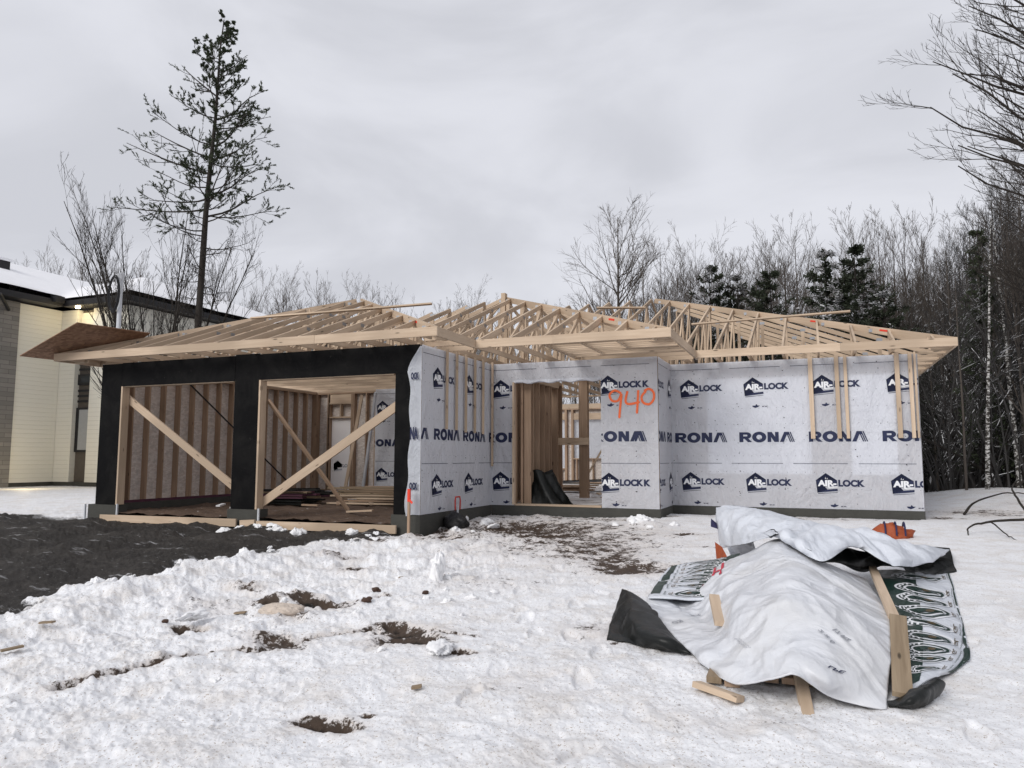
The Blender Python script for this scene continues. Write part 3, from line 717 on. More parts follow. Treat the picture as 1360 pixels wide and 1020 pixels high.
# boards nailed over the wrap
for x, w_ in ((-1.745, .075), (-1.30, .07), (-1.155, .055), (-.315, .075), (-.105, .06), (-.03, .035)):
    mb = MB(); mb.beam((x, -.055, 1.27), (x-.01, -.055, 2.79), (0, 1, 0), .038, w_, 'wood'); hp(mb, 'hanging_board')
for y, zb in ((-3.36, 1.40), (-2.98, 1.40), (-2.60, 1.37), (-2.21, 1.37), (-1.84, 1.36), (-1.40, .75)):
    mb = MB(); mb.beam((XBW+.055, y, zb), (XBW+.055, y, 2.79), (1, 0, 0), .03, .05, 'wood'); hp(mb, 'hanging_board')
mb = MB(); mb.beam((-7.14, YA-.03, .02), (-7.14, YA-.03, 2.38), (1, 0, 0), .03, .10, 'wood'); hp(mb, 'door_jamb_board')
mb = MB()
for i in range(20):
    u0, u1 = -7.15+i*.0885, -7.15+(i+1)*.0885; za, zb = 2.37+.02*math.sin(i*1.3), 2.37+.02*math.sin((i+1)*1.3)
    mb.face([(u0, YA-.018, 2.42), (u1, YA-.018, 2.42), (u1, YA-.045, zb), (u0, YA-.045, za)], 'wrap', None, True); mb.face([(u0, YA-.045, za), (u1, YA-.045, zb), (u1, YA+.02, zb-.01), (u0, YA+.02, za-.01)], 'wrap', None, True)
hp(mb, 'wrap_lip')
plain('door_sill', [(-7.13, -5.41, YA-.02, YA+.14, .001, .035)])

# ================================================================== ROOF
K_ = .385; Z0 = 2.95
BL = {'M': (-15.65, .55, -.45, 12.3), 'G': (-15.65, -7.13, -4.60, 40), 'E': (-13.31, -3.77, -3.16, 40)}
def rh(bk, x, y):
    x0, x1, y0, y1 = BL[bk]; return Z0+K_*np.minimum(np.minimum(x-x0, x1-x), np.minimum(y-y0, y1-y))
BOT = 2.85
def truss(bk, axis, c, lo=None, hi=None, bottom=True, webs=True):
    x0, x1, y0, y1 = BL[bk]
    a, b_ = (x0, x1) if axis == 'x' else (y0, min(y1, 9))
    if lo is not None: a = lo
    if hi is not None: b_ = hi
    t = np.arange(a, b_+1e-6, .02); X, Y = (t, np.full_like(t, c)) if axis == 'x' else (np.full_like(t, c), t)
    h = rh(bk, X, Y); other = np.max([rh(k, X, Y) for k in BL if k != bk], 0)
    dx = np.minimum(X-x0, x1-X); dy = np.minimum(Y-y0, y1-Y)
    ok = (h >= other-.03) & (h > Z0-.02) & ((dx <= dy+.03) if axis == 'x' else (dy <= dx+.03))
    th = (0, 1, 0) if axis == 'x' else (1, 0, 0)
    def pt(u, z): return (u, c, z) if axis == 'x' else (c, u, z)
    i = 0; n = len(t)
    while i < n:
        if not ok[i]: i += 1; continue
        j = i
        while j+1 < n and ok[j+1]: j += 1
        if t[j]-t[i] > .25:
            mb = MB(); ks = [i]
            for k in range(i+1, j):
                if (h[k]-h[k-1])*(h[k+1]-h[k]) < -1e-9: ks.append(k)
            ks.append(j)
            for p, q in zip(ks[:-1], ks[1:]):
                mb.beam(pt(t[p], h[p]-.048), pt(t[q], h[q]-.048), th, .038, .089, 'wood')
            L = t[j]-t[i]
            if bottom: mb.beam(pt(t[i], BOT-.0), pt(t[j], BOT-.0), th, .037, .085, 'wood')
            m = max(1, round(L/1.25)); us = [t[i]+L*k/m for k in range(m+1)]; hz = lambda u: float(np.interp(u, t, h))
            hgt = [hz(u)-BOT for u in us]
            for k, u in enumerate(us):
                if hgt[k] > .3 and (webs or k % 2): mb.beam(pt(u, BOT+.04), pt(u, hz(u)-.09), th, .036, .07, 'wood')
                if hgt[k] > .25 and _rb.random() < .8:
                    s_ = .055; z_ = hz(u)-.065; side = c-.022
                    P = [pt(u-s_, z_-.04), pt(u+s_, z_-.04), pt(u+s_, z_+.02), pt(u-s_, z_+.02)]
                    P = [(p[0], p[1]-.0215, p[2]) if axis == 'x' else (p[0]-.0215, p[1], p[2]) for p in P]; mb.face(P, 'steel')
                    P = [(p[0], p[1]+.043, p[2]) if axis == 'x' else (p[0]+.043, p[1], p[2]) for p in P]; mb.face(P, 'steel')
            for k in range(m if webs else 0):
                if max(hgt[k], hgt[k+1]) > .45:
                    if hgt[k+1] > hgt[k]: mb.beam(pt(us[k], BOT+.04), pt(us[k+1], hz(us[k+1])-.11), th, .035, .065, 'wood')
                    else: mb.beam(pt(us[k], hz(us[k])-.11), pt(us[k+1], BOT+.04), th, .035, .065, 'wood')
            hp(mb, 'roof_truss')
        i = j+1
S_ = .61
for k in range(24): truss('M', 'y', .55-.32-k*S_, hi=12.3)
for k in range(15): truss('M', 'x', -.45+.36+k*.82, lo=-6.5, webs=False, bottom=k % 2 == 0)
for k in range(14): truss('G', 'y', -7.13-.25-k*S_, hi=0.4)
for k in range(13): truss('G', 'x', -4.60+.4+k*S_)
for k in range(13): truss('E', 'y', -3.77-.28-k*S_, hi=2.2)
for k in range(10): truss('E', 'x', -3.16+.4+k*S_)
def hipb(bk, sx, s1, w_=.14):
    x0, x1, y0, y1 = BL[bk]; xc = x1 if sx < 0 else x0
    mb = MB(); mb.beam((xc, y0, Z0-.06), (xc+sx*s1, y0+s1, Z0+K_*s1-.06), (1, 1, 0) if sx < 0 else (1, -1, 0), .038, w_, 'wood'); hp(mb, 'hip_rafter')
hipb('M', -1, 6.3, .13); hipb('G', -1, 4.2, .13); hipb('G', 1, 4.2, .13); hipb('E', -1, 4.75, .13)
# big king post, ridge boards and strings of bracing
plain('king_post', [(-8.60, -8.50, 1.45, 1.60, 2.75, 4.86)])
brace((-12.3, -2.9, 3.74), (-8.25, -2.7, 3.77), (0, .3, 1), .03, .055, name='temporary_batten'); brace((-3.92, .15, 3.57), (-1.02, .35, 3.66), (0, .3, 1), .03, .05, name='temporary_batten')
brace((-6.8, 3.5, 4.75), (-5.6, 3.8, 4.72), (0, .3, 1), .03, .08, 'wood', name='temporary_batten')
def fascia(p, q, seam=None, h=.145):
    p, q = Vector(p), Vector(q); d = (q-p); t = d.cross(Vector((0, 0, 1))); cuts = [0, 1] if seam is None else [0, seam, 1]
    for a, b_ in zip(cuts[:-1], cuts[1:]):
        mb = MB(); mb.beam(p+d*(a+(.0006 if a else 0)), p+d*b_, t, .038, h, 'wood'); hp(mb, 'fascia_board')
zf = 2.878
fascia((-15.65, -4.62, zf-.0), (-7.11, -4.62, zf), .73); fascia((-7.13, -4.60, zf), (-7.13, -2.6, zf)); fascia((-15.65, -4.60, zf), (-15.65, 12.3, zf), .4)
fascia((-7.11, -3.18, zf), (-3.75, -3.18, zf), .42); fascia((-3.77, -3.16, zf), (-3.77, -.2, zf)); fascia((-3.75, -.47, zf), (.57, -.47, zf), .58); fascia((.55, -.45, zf), (.55, 12.3, zf), .4); fascia((.55, 12.3, zf), (-15.65, 12.3, zf), .5)
# ladder framing under the overhanging corners
for k in range(9):
    plain('soffit_ladder', [(-5.9+k*.0, -3.81, -3.05+k*.2, -3.01+k*.2, 2.806, 2.842)])
plain('soffit_ladder', [(-5.92, -5.88, -3.1, -1.2, 2.80, 2.842)])
for k in range(8): plain('soffit_ladder', [(.02, .53, -.35+k*.42, -.31+k*.42, 2.806, 2.842)])
# red tags stapled on the hip boards
for s_, bk in ((2.2, 'M'), (1.0, 'M'), (.75+.1, 'G'), (1.25, 'E')):
    x1, y0 = BL[bk][1], BL[bk][2]; h_ = Z0+K_*s_-.04
    mb = MB(); mb.beam((x1-s_-.07, y0+s_+.07-.03, h_+.015), (x1-s_+.07, y0+s_-.07-.03, h_-.035), (1, 1, 0), .004, .035, 'tag_red'); hp(mb, 'red_tag')
# a loose sheet of OSB left over the garage corner
mb = MB(); q = [(-15.95, -5.12, 2.86), (-14.48, -5.08, 3.42), (-14.38, -3.5, 3.46), (-15.9, -3.3, 2.88)]
q2 = [(x, y, z+.014) for x, y, z in q]
mb.face(q[::-1], 'osb_dark'); mb.face(q2, 'osb_dark')
for i in range(4): mb.face([q[i], q[(i+1) % 4], q2[(i+1) % 4], q2[i]], 'osb_dark')
tag(mb.build('osb_sheet'), 'loose dark brown sheet of flake board tilted over the garage roof corner', 'sheet')

# ================================================================== NEIGHBOUR
flat('snow_roof', (.84, .84, .86), .7, .03, 1.2, bump=.03, bscale=3)
flat('dark_metal', (.018, .018, .02), .45, .2, 5)
flat('glass_dark', (.03, .035, .04), .12, .1, 3)
flat('blind', (.35, .36, .36), .6, .1, 12)
flat('panel_brown', (.10, .085, .07), .6, .2, 7)
b = NB('siding'); g = b.coord('Object'); sx = b.N.new('ShaderNodeSeparateXYZ'); b.lk(g, sx.inputs[0])
fr = b.math('FRACT', b.math('MULTIPLY', sx.outputs[2], 1/.16)); groove = b.ramp(fr, [(.0, .55), (.07, 1.)])
c = b.mix(groove, (.44, .43, .38), (.74, .72, .64)); MT['siding'] = b.fin(c, .55, b.bump(fr, 1.0, .02))  # white siding; cream tint in the colour stands for warm lamplight
b = NB('stone_veneer'); g = b.coord('Object'); br = b.N.new('ShaderNodeTexBrick'); b.lk(b.coord('UV'), br.inputs['Vector'])
br.inputs['Scale'].default_value = 1.0; br.inputs['Brick Width'].default_value = .62; br.inputs['Row Height'].default_value = .16; br.inputs['Mortar Size'].default_value = .008
br.inputs['Color1'].default_value = (.27, .255, .235, 1); br.inputs['Color2'].default_value = (.18, .172, .16, 1); br.inputs['Mortar'].default_value = (.10, .095, .09, 1)
c = b.mix(b.math('MULTIPLY', b.noise(g, 4, 5), .5), br.outputs[0], (.14, .13, .12)); MT['stone'] = b.fin(c, .85, b.bump(br.outputs[0], .5, .02))
b = NB('lamp_glow'); b.fin((1, .8, .5), .5, None); b.b.inputs['Emission Color'].default_value = (1, .80, .48, 1); b.b.inputs['Emission Strength'].default_value = 25; MT['glow'] = b.m

nb = tag(empty('neighbour_house', (-30, 8, -.25)), 'two storey house with white siding tinted cream by lamplight, grey stone and snow covered roof', 'house')
NL = Vector((-30, 8, -.25))
def npart(mb, name, parent=None):
    o = mb.build(name, parent or nb); o.location = -NL if parent is None else Vector(); return o
def nbox(name, *bx, parent=None):
    mb = MB(); mb.box(*bx); return npart(mb, name, parent)
Wt = 6.45
def uvbox(x, y0, y1, z0, z1, m):
    mb = MB(); mb.face([(x, y0, z0), (x, y1, z0), (x, y1, z1), (x, y0, z1)], m, [(y0, z0), (y1, z0), (y1, z1), (y0, z1)])
    mb.box(x-.3, x-.005, y0, y1, z0, z1, m); return mb
npart(uvbox(-28.06, -9, 3.05, -.3, Wt, 'stone'), 'stone_wall')
nbox('wall', -28.5, -28.16, 3.05, 4.75, .0, Wt, 'siding'); nbox('wall', -28.5, -27.33, 4.76, 5.05, .0, Wt, 'siding'); nbox('wall', -26.5, -24.72, 4.76, 5.05, .0, Wt, 'siding')
nbox('wall', -25.0, -24.70, 5.06, 17, .0, Wt, 'siding'); nbox('foundation', -28.4, -24.75, 4.80, 17, -.6, -.002, 'concrete'); nbox('foundation', -28.45, -28.2, -9, 4.8, -.6, -.004, 'concrete')
# recessed window strip
nbox('panel_strip', -27.33, -26.5, 4.98, 5.1, 0, Wt, 'panel_brown')
for z0, z1 in ((.15+.95, 2.75), (3.6, 4.0), (5.0, 5.7)):
    fr_ = nbox('window', -27.31, -26.52, 4.90, 4.975, z0, z1, 'dark_metal')
    mb = MB(); mb.box(-27.12, -26.56, 4.885, 4.897, z0+.08, z1-.08, 'blind' if z0 < 2 else 'glass_dark'); npart(mb, 'pane', fr_)
mb = MB()
for k in range(8): mb.box(-27.31, -26.52, 4.93, 4.965, 2.95+k*.2, 3.03+k*.2, 'dark_metal') if k < 3 or k > 5 else None
npart(mb, 'louver')
nbox('lamp_tint_panel', -27.32, -26.51, 4.94, 4.978, 5.75, 6.35, 'siding')
# roof with thick snow
def roof_h(x, y):
    a = np.minimum(np.minimum(x+38, -27.55-x), np.minimum(y+8, 16-y)); b_ = np.minimum(np.minimum(x+34, -24.25-x), np.minimum(y-4.3, 18-y))
    return np.maximum(a, b_)
gx = np.arange(-38, -24.2, .15); gy = np.arange(-8, 18.1, .15); X, Y = np.meshgrid(gx, gy); Hh = roof_h(X, Y)
Zr = 6.90+np.minimum(Hh, 9)*.40+.05*fbm(X*.8, Y*.8, 3, 5)-.10*np.exp(-np.clip(Hh, 0, 9)/.12); ok = Hh >= -.02
idx = np.arange(X.size).reshape(X.shape); F = np.stack([idx[:-1, :-1], idx[:-1, 1:], idx[1:, 1:], idx[1:, :-1]], -1).reshape(-1, 4)
F = F[ok.ravel()[F].all(1)]; me = np_mesh('roof_snow', np.stack([X, Y, Zr], -1).reshape(-1, 3), F, ('snow_roof',), True)
rf = MB()
for bx in ((-38, -27.55, -8, 16), (-34, -24.25, 4.3, 18)): rf.box(*bx, 6.50, 6.72 if bx[0] == -38 else 6.715, 'dark_metal')
rfo = npart(rf, 'roof'); o = link_mesh('snow_layer', me, rfo); o.location = (0, 0, 0)
nbox('roof_vent', -31.2, -30.8, 4.0, 4.4, 7.3, 8.55, 'dark_metal', parent=rfo); nbox('vent_cap', -31.25, -30.75, 3.95, 4.45, 8.55, 8.65, 'snow_roof', parent=rfo)
nbox('eave_box', -27.75, -27.4, 3.9, 4.25, 6.6, 6.84, 'dark_metal')
mb = MB(); mb.tube([(-27.45, 1.9, 6.5), (-28.0, 2.6, 6.1)], .06, 'dark_metal'); npart(mb, 'downspout')
lf = nbox('soffit_lamp', -27.02, -26.90, 4.40, 4.52, 6.43, 6.499, 'glow')
for lx, ly, lz, e_ in ((-26.96, 4.3, 6.25, 14), (-26.3, 2.4, .5, 28)):  # lamp under the soffit, plus an unseen low floodlight added to warm the siding
    ld = bpy.data.lights.new('soffit_and_flood_light', 'POINT'); ld.energy = e_; ld.color = (1, .80, .45); ld.shadow_soft_size = .12
    lo_ = bpy.data.objects.new('soffit_and_flood_light', ld); COL.objects.link(lo_); lo_.parent = nb; lo_.location = Vector((lx, ly, lz))-NL

# service mast with a coil of cable
mast = tag(empty('power_mast', (-18.05, -1.2, -.3)), 'pale steel power mast with a black coil of cable hanging from its top', 'mast')
mb = MB(); mb.tube([(0, 0, 0), (0, 0, 5.75)], .055, 'galv_pale', 10); mb.tube([(0, 0, 5.7), (0, 0, 5.82), (.0, -.03, 5.9)], [.055, .09, .10], 'galv_pale', 10); mb.build('pipe', mast)
mb = MB()
for k, (a, b_) in enumerate(((.17, .48), (.20, .46), (.15, .42))):
    mb.tube([(-.10+k*.02+a*math.cos(t*2*PI/28), -.1-.02*k, 5.36+b_*math.sin(t*2*PI/28)) for t in range(29)], .016, 'cable_black', 6, False)
mb.build('cable_coil', mast)

# ================================================================== TREES
def nrm(a): return a/np.maximum(np.linalg.norm(a, axis=-1, keepdims=True), 1e-9)
def tubes(P, R, k):
    """P (B,n,3), R (B,n) -> V, F"""
    B, n, _ = P.shape; T = np.empty_like(P); T[:, 1:-1] = P[:, 2:]-P[:, :-2]; T[:, 0] = P[:, 1]-P[:, 0]; T[:, -1] = P[:, -1]-P[:, -2]; T = nrm(T)
    ref = np.where(np.abs(T[:, :1, 2:]) < .9, np.array([0., 0, 1]), np.array([1., 0, 0])); A = nrm(np.cross(T, np.broadcast_to(ref, T.shape))); Bn = np.cross(T, A)
    an = np.arange(k)*2*PI/k; V = P[:, :, None]+R[:, :, None, None]*(A[:, :, None]*np.cos(an)[:, None]+Bn[:, :, None]*np.sin(an)[:, None])
    i = (np.arange(B)[:, None, None]*n+np.arange(n-1)[None, :, None])*k; j = np.arange(k)[None, None]; j2 = (j+1) % k
    F = np.stack([i+j, i+j2, i+k+j2, i+k+j], -1).reshape(-1, 4); return V.reshape(-1, 3), F
def kids(rng, P, R, m, ta, tb, ang, fac, n, upw, wob, rf_=.55, taper=.25, tip=.6, rmin=.003):
    B, n0, _ = P.shape; idx = np.repeat(np.arange(B), m); t = rng.uniform(ta, tb, len(idx)); s = t*(n0-1); i = np.clip(s.astype(int), 0, n0-2); f = s-i
    p = P[idx, i]*(1-f)[:, None]+P[idx, i+1]*f[:, None]; T = nrm(P[idx, i+1]-P[idx, i]); r = (R[idx, i]*(1-f)+R[idx, i+1]*f)
    L = np.linalg.norm(np.diff(P, axis=1), axis=-1).sum(1)[idx]
    q = nrm(np.cross(T, rng.normal(size=T.shape))); a = rng.normal(ang, .16, len(idx))[:, None]; d = nrm(T*np.cos(a)+q*np.sin(a)+np.array([0, 0, upw*.5]))
    Lk_ = L*fac*(1-tip*t)*rng.uniform(.6, 1.25, len(idx)); out_ = np.empty((len(idx), n, 3)); out_[:, 0] = p
    for j in range(1, n):
        d = nrm(d+rng.normal(0, wob, d.shape)+np.array([0, 0, upw*.25])); out_[:, j] = out_[:, j-1]+d*(Lk_/(n-1))[:, None]
    R2 = np.maximum(r*rf_, rmin)[:, None]*np.linspace(1, taper, n)[None]; return out_, np.maximum(R2, rmin*.6)
def trunkp(rng, H, r0, n=10, lean=.02, wob=.03, top=.12):
    z = np.linspace(-.5, H, n); x = np.cumsum(rng.normal(0, wob, n))*H/n*.6+lean*z; y = np.cumsum(rng.normal(0, wob, n))*H/n*.6
    return np.stack([x-x[0], y-y[0], z], -1)[None], (r0*np.linspace(1, top, n)**.9)[None]
def cat(parts):
    Vs, Fs, o_ = [], [], 0
    for V, F in parts: Vs.append(V); Fs.append(F+o_); o_ += len(V)
    return np.concatenate(Vs), np.concatenate(Fs)

def bark_mat(name, col, snow_amt=.5):
    b = NB(name); v = b.coord(); c = b.mix(b.noise(b.coord('Object', (6, 6, 1.5)), 3, 4), tuple(x*.6 for x in col), tuple(min(1, x*1.4) for x in col))
    if snow_amt:
        nzv = b.normz(); s_ = b.math('ADD', nzv, b.math('MULTIPLY', b.math('SUBTRACT', b.noise(v, 3.2, 3), .5), 2.2)); c = b.mix(b.ramp(s_, [(1.02-.42*snow_amt, 0.), (1.14-.42*snow_amt, 1.)]), c, (.80, .80, .82))
    MT[name] = b.fin(c, .85); return MT[name]
bark_mat('bark', (.028, .023, .019), .0); bark_mat('bark_grey', (.085, .072, .062), .0); bark_mat('bark_snowy', (.040, .038, .037), .95); bark_mat('bark_dark', (.020, .016, .014), .25)
b = NB('birch'); v = b.coord('Object', (4, 4, 9)); c = b.mix(b.ramp(b.noise(v, 2.2, 4), [(.44, 0.), (.52, 1.)]), (.55, .54, .52), (.04, .035, .03)); MT['birch'] = b.fin(c, .8)
b = NB('needles'); v = b.coord(); c = b.mix(b.noise(v, 2.0, 4), (.022, .032, .018), (.065, .08, .042)); MT['needles'] = b.fin(c, .8)
b = NB('needles_dark'); v = b.coord(); c = b.mix(b.noise(v, 2.0, 4), (.014, .020, .012), (.045, .055, .032)); MT['needles_dark'] = b.fin(c, .8)
b = NB('needles_snowy'); v = b.coord(); c = b.mix(b.noise(v, 2.0, 4), (.012, .020, .012), (.035, .046, .026))
c = b.mix(b.ramp(b.noise(v, 2.7, 3, .6), [(.585, 0.), (.62, 1.)]), c, (.78, .79, .82)); MT['needles_snowy'] = b.fin(c, .8)

def bare_proto(seed, H=10, r0=.10, nb_=34, start=.25, ang=.72, fac=.36, upw=.55, l2=9, l3=5, mat='bark', tmat=None, wob=.09, lean=.0, rmin=.0055):
    rng = np.random.default_rng(seed); P, R = trunkp(rng, H, r0, 12, lean, .025, .10)
    tv = tubes(P, R, 8)
    P1, R1 = kids(rng, P, R, nb_, start, .98, ang, fac, 7, upw, wob, .5, .3, .62, rmin)
    P2, R2 = kids(rng, P1, R1, l2, .2, 1, .62, .48, 4, upw, wob*1.1, .6, .4, .5, rmin*.8)
    P3, R3 = kids(rng, P2, R2, l3, .25, 1, .6, .52, 3, upw*.6, wob, .7, .5, .4, rmin*.62)
    cv = cat([tubes(P1, R1, 5), tubes(P2, R2, 3), tubes(P3, R3, 3)])
    return np_mesh('trunk', *tv, (tmat or mat,), True), np_mesh('crown', *cv, (mat,), False)
def multi_proto(seed, stems=7, H=7, mat='bark_grey'):
    rng = np.random.default_rng(seed); tv, cv = [], []
    for s in range(stems):
        a = rng.uniform(0, 2*PI); le = rng.uniform(.08, .50); h = H*rng.uniform(.7, 1.05); n = 9; z = np.linspace(-.3, h, n); c_ = np.clip(z/h, 0, 1)
        x = np.cos(a)*le*h*c_**1.15+np.cumsum(rng.normal(0, .05, n)); y = np.sin(a)*le*h*c_**1.15*.6+np.cumsum(rng.normal(0, .05, n))
        P = np.stack([x-x[0]+np.cos(a)*.12, y-y[0]+np.sin(a)*.12, z], -1)[None]; R = (.055*np.linspace(1, .16, n))[None]
        tv.append(tubes(P, R, 6)); P1, R1 = kids(rng, P, R, 16, .22, .98, .55, .34, 6, .55, .08, .55, .3, .55, .006)
        P2, R2 = kids(rng, P1, R1, 7, .2, 1, .5, .5, 4, .4, .09, .6, .4, .5, .005); P3, R3 = kids(rng, P2, R2, 2, .3, 1, .5, .5, 3, .3, .1, .7, .5, .4, .0045)
        cv += [tubes(P1, R1, 4), tubes(P2, R2, 3), tubes(P3, R3, 3)]
    return np_mesh('trunk', *cat(tv), (mat,), True), np_mesh('crown', *cat(cv), (mat,), False)
def leaves(rng, P, D, L, W, droop=0):
    """narrow quads from points P along D"""
    D = nrm(D); S = nrm(np.cross(D, rng.normal(size=D.shape))); L = L[:, None]; W = W[:, None]
    a = P-S*W*.35; b_ = P+S*W*.35; c_ = P+D*L+S*W*.5; d_ = P+D*L-S*W*.5
    V = np.stack([a, b_, c_, d_], 1).reshape(-1, 3); F = np.arange(len(V)).reshape(-1, 4); return V, F
def spruce_proto(seed, H=8, w_=1.7, nwh=26, mat='needles_snowy', bmat='bark_dark', q=(11, 22), base=.08, droop=-.18, size=1.0):
    rng = np.random.default_rng(seed); P, R = trunkp(rng, H, .02*H*.6, 10, 0, .012, .08); tv = tubes(P, R, 7); Ps, Rs = [], []
    for k in range(nwh):
        t = base+(1-base)*(k+.5)/nwh; z = t*H; m = rng.integers(5, 8)
        for j in range(m):
            a = rng.uniform(0, 2*PI); L = w_*((1-t)**.85)*rng.uniform(.6, 1.2)+.12; n = 5; c_ = np.linspace(0, 1, n)
            cx = np.interp(z, P[0, :, 2], P[0, :, 0]); cy = np.interp(z, P[0, :, 2], P[0, :, 1]); el = droop+t*.6
            Ps.append(np.stack([cx+np.cos(a)*L*c_, cy+np.sin(a)*L*c_, z+L*c_*el+.12*L*c_**2*1.5+rng.normal(0, .02, n)], -1)); Rs.append(.018*np.linspace(1, .3, n))
    Pb, Rb = np.array(Ps), np.array(Rs); P2, R2 = kids(rng, Pb, Rb, 6, .2, .98, .75, .36, 3, -.05, .08, .5, .4, .5, .004)
    bv = [tubes(Pb, Rb, 4), tubes(P2, R2, 3)]; nv_ = []
    for PP, m in ((Pb, q[0]), (P2, q[1]//2)):
        B, n, _ = PP.shape; idx = np.repeat(np.arange(B), m); t = rng.uniform(.1, 1, len(idx))*(n-1); i = np.clip(t.astype(int), 0, n-2); f = (t-i)[:, None]
        p = PP[idx, i]*(1-f)+PP[idx, i+1]*f; T = nrm(PP[idx, i+1]-PP[idx, i]); d = T*.9+rng.normal(0, .55, T.shape)
        nv_.append(leaves(rng, p, d, rng.uniform(.07, .16, len(idx))*size, rng.uniform(.02, .045, len(idx))*size))
    NV, NF = cat(nv_); cc = NV[NF].mean(1); sn = (fbm(cc[:, 0]*1.9+cc[:, 2]*.7, cc[:, 1]*1.9-cc[:, 2]*.9, 3, seed) > (.63 if mat == 'needles_snowy' else .9)) & (rng.random(len(cc)) < .75)
    NV = NV.reshape(-1, 4, 3); c4 = NV.mean(1, keepdims=True); NV = np.where(sn[:, None, None], c4+(NV-c4)*np.array([1.25, 1.25, .35])+np.array([0, 0, .02]), NV).reshape(-1, 3)
    return np_mesh('trunk', *tv, (bmat,), True), np_mesh('branches', *cat(bv), (bmat,), False), np_mesh('needles', NV, NF, ('needles' if mat == 'needles' else 'needles_dark', 'snow_roof'), False, sn.astype(int))
def jack_pine(seed):
    rng = np.random.default_rng(seed); H = 15.5; n = 16; z = np.linspace(-.5, H, n); lean = np.interp(z, [0, 8, 15.5], [0, .28, .75])
    P = np.stack([lean+np.cumsum(rng.normal(0, .02, n)), np.cumsum(rng.normal(0, .02, n)), z], -1)[None]; R = (.135*np.interp(z/H, [0, .5, 1], [1, .72, .12]))[None]; tv = tubes(P, R, 9)
    Ps, Rs, live = [], [], []
    def prof(t): return np.interp(t, [.30, .42, .52, .585, .60, .68, .8, .92, 1], [.5, 1.2, 1.6, 2.3, 2.4, 1.9, 1.5, .8, .25])
    zs = list(np.linspace(.33, .55, 20))+list(np.linspace(.56, .995, 60))
    for t in zs:
        zz = t*H; a = rng.uniform(0, 2*PI)
        L = prof(t)*rng.uniform(.45, 1.05); c_ = np.linspace(0, 1, 6); cx = np.interp(zz, z, P[0, :, 0]); cy = np.interp(zz, z, P[0, :, 1])
        if t > .56: el = rng.uniform(.0, .35)+(t-.5)*.5
        else: el = rng.uniform(-.25, .2); 
        bend = np.array([rng.normal(0, .05*L) for _ in c_])*c_
        Ps.append(np.stack([cx+np.cos(a)*L*c_-np.sin(a)*bend, cy+np.sin(a)*L*c_+np.cos(a)*bend, zz+L*el*c_+.16*L*c_**2-.05*np.sin(c_*5)], -1)); Rs.append((.008+.009*L)*np.linspace(1, .3, 6)); live.append(t > .545)
    # the long low limbs the photo shows to both sides
    for (a, L, zz, el) in ((PI*1.02, 3.9, 9.25, .02), (PI*.93, 3.5, 9.6, .08), (.05, 2.5, 9.0, .15), (PI*.98, 2.9, 10.9, .42), (PI*1.08, 3.0, 10.4, .30), (PI*.96, 1.9, 12.9, .75), (.1, 1.9, 9.7, .25), (-.1, 1.7, 11.3, .40), (.1, 1.6, 12.2, .32)):
        c_ = np.linspace(0, 1, 6); cx = np.interp(zz, z, P[0, :, 0]); Ps.append(np.stack([cx+np.cos(a)*L*c_, np.sin(a)*L*c_+.1*np.sin(c_*6), zz+L*el*c_+.10*L*c_**2], -1)); Rs.append(.036*np.linspace(1, .25, 6)); live.append(True)
    Pb, Rb = np.array(Ps), np.array(Rs); live = np.array(live)
    P2, R2 = kids(rng, Pb[live], Rb[live], 8, .2, 1, .7, .34, 4, .25, .12, .55, .4, .35, .006); P3, R3 = kids(rng, P2, R2, 3, .25, 1, .65, .5, 3, .3, .12, .6, .5, .3, .005)
    Pd, Rd = kids(rng, Pb[~live], Rb[~live], 12, .15, 1, .8, .42, 4, .05, .2, .6, .5, .4, .007); Pd2, Rd2 = kids(rng, Pd, Rd, 4, .2, 1, .8, .5, 3, 0, .2, .7, .5, .3, .006)
    bv = cat([tubes(Pb, Rb, 5), tubes(P2, R2, 4), tubes(P3, R3, 3), tubes(Pd, Rd, 3), tubes(Pd2, Rd2, 3)])
    nv_ = []
    for PP, m, lo in ((P2, 26, .45), (P3, 42, .25), (Pb[live], 18, .75)):
        B, n_, _ = PP.shape; idx = np.repeat(np.arange(B), m); t = rng.uniform(lo, 1, len(idx))*(n_-1); i = np.clip(t.astype(int), 0, n_-2); f = (t-i)[:, None]
        p = PP[idx, i]*(1-f)+PP[idx, i+1]*f; T = nrm(PP[idx, i+1]-PP[idx, i]); d = T+rng.normal(0, .45, T.shape)+np.array([0, 0, .15])
        nv_.append(leaves(rng, p, d, rng.uniform(.035, .075, len(idx)), rng.uniform(.007, .016, len(idx))))
    return np_mesh('trunk', *tv, ('bark',), True), np_mesh('branches', *bv, ('bark',), False), np_mesh('needles', *cat(nv_), ('needles',), False)

def put_tree(name, meshes, x, y, z, s, rz, label, cat_, group=None, sz=None, tilt=0):
    r = empty(name, (x, y, z), rz); r.scale = (s, s, sz or s); r.rotation_euler = (tilt, 0, rz); tag(r, label, cat_, group)
    for me in meshes: link_mesh(me.name.split('.')[0], me, r)
    return r
def polar(az_deg, d): a = math.radians(az_deg); return -1.72+d*math.sin(a), -14.83+d*math.cos(a)
RT = random.Random(11)
put_tree('pine_tree', jack_pine(4), -19.85, 3.1, -.4, 1, 0, 'tall lone pine with a long bare lower trunk, behind the garage roof', 'pine tree')
put_tree('bare_tree', multi_proto(8, 13, 8.6, 'bark'), -20.95, 2.9, -.4, 1.08, .3, 'bare many stemmed tree left of the tall pine', 'tree')
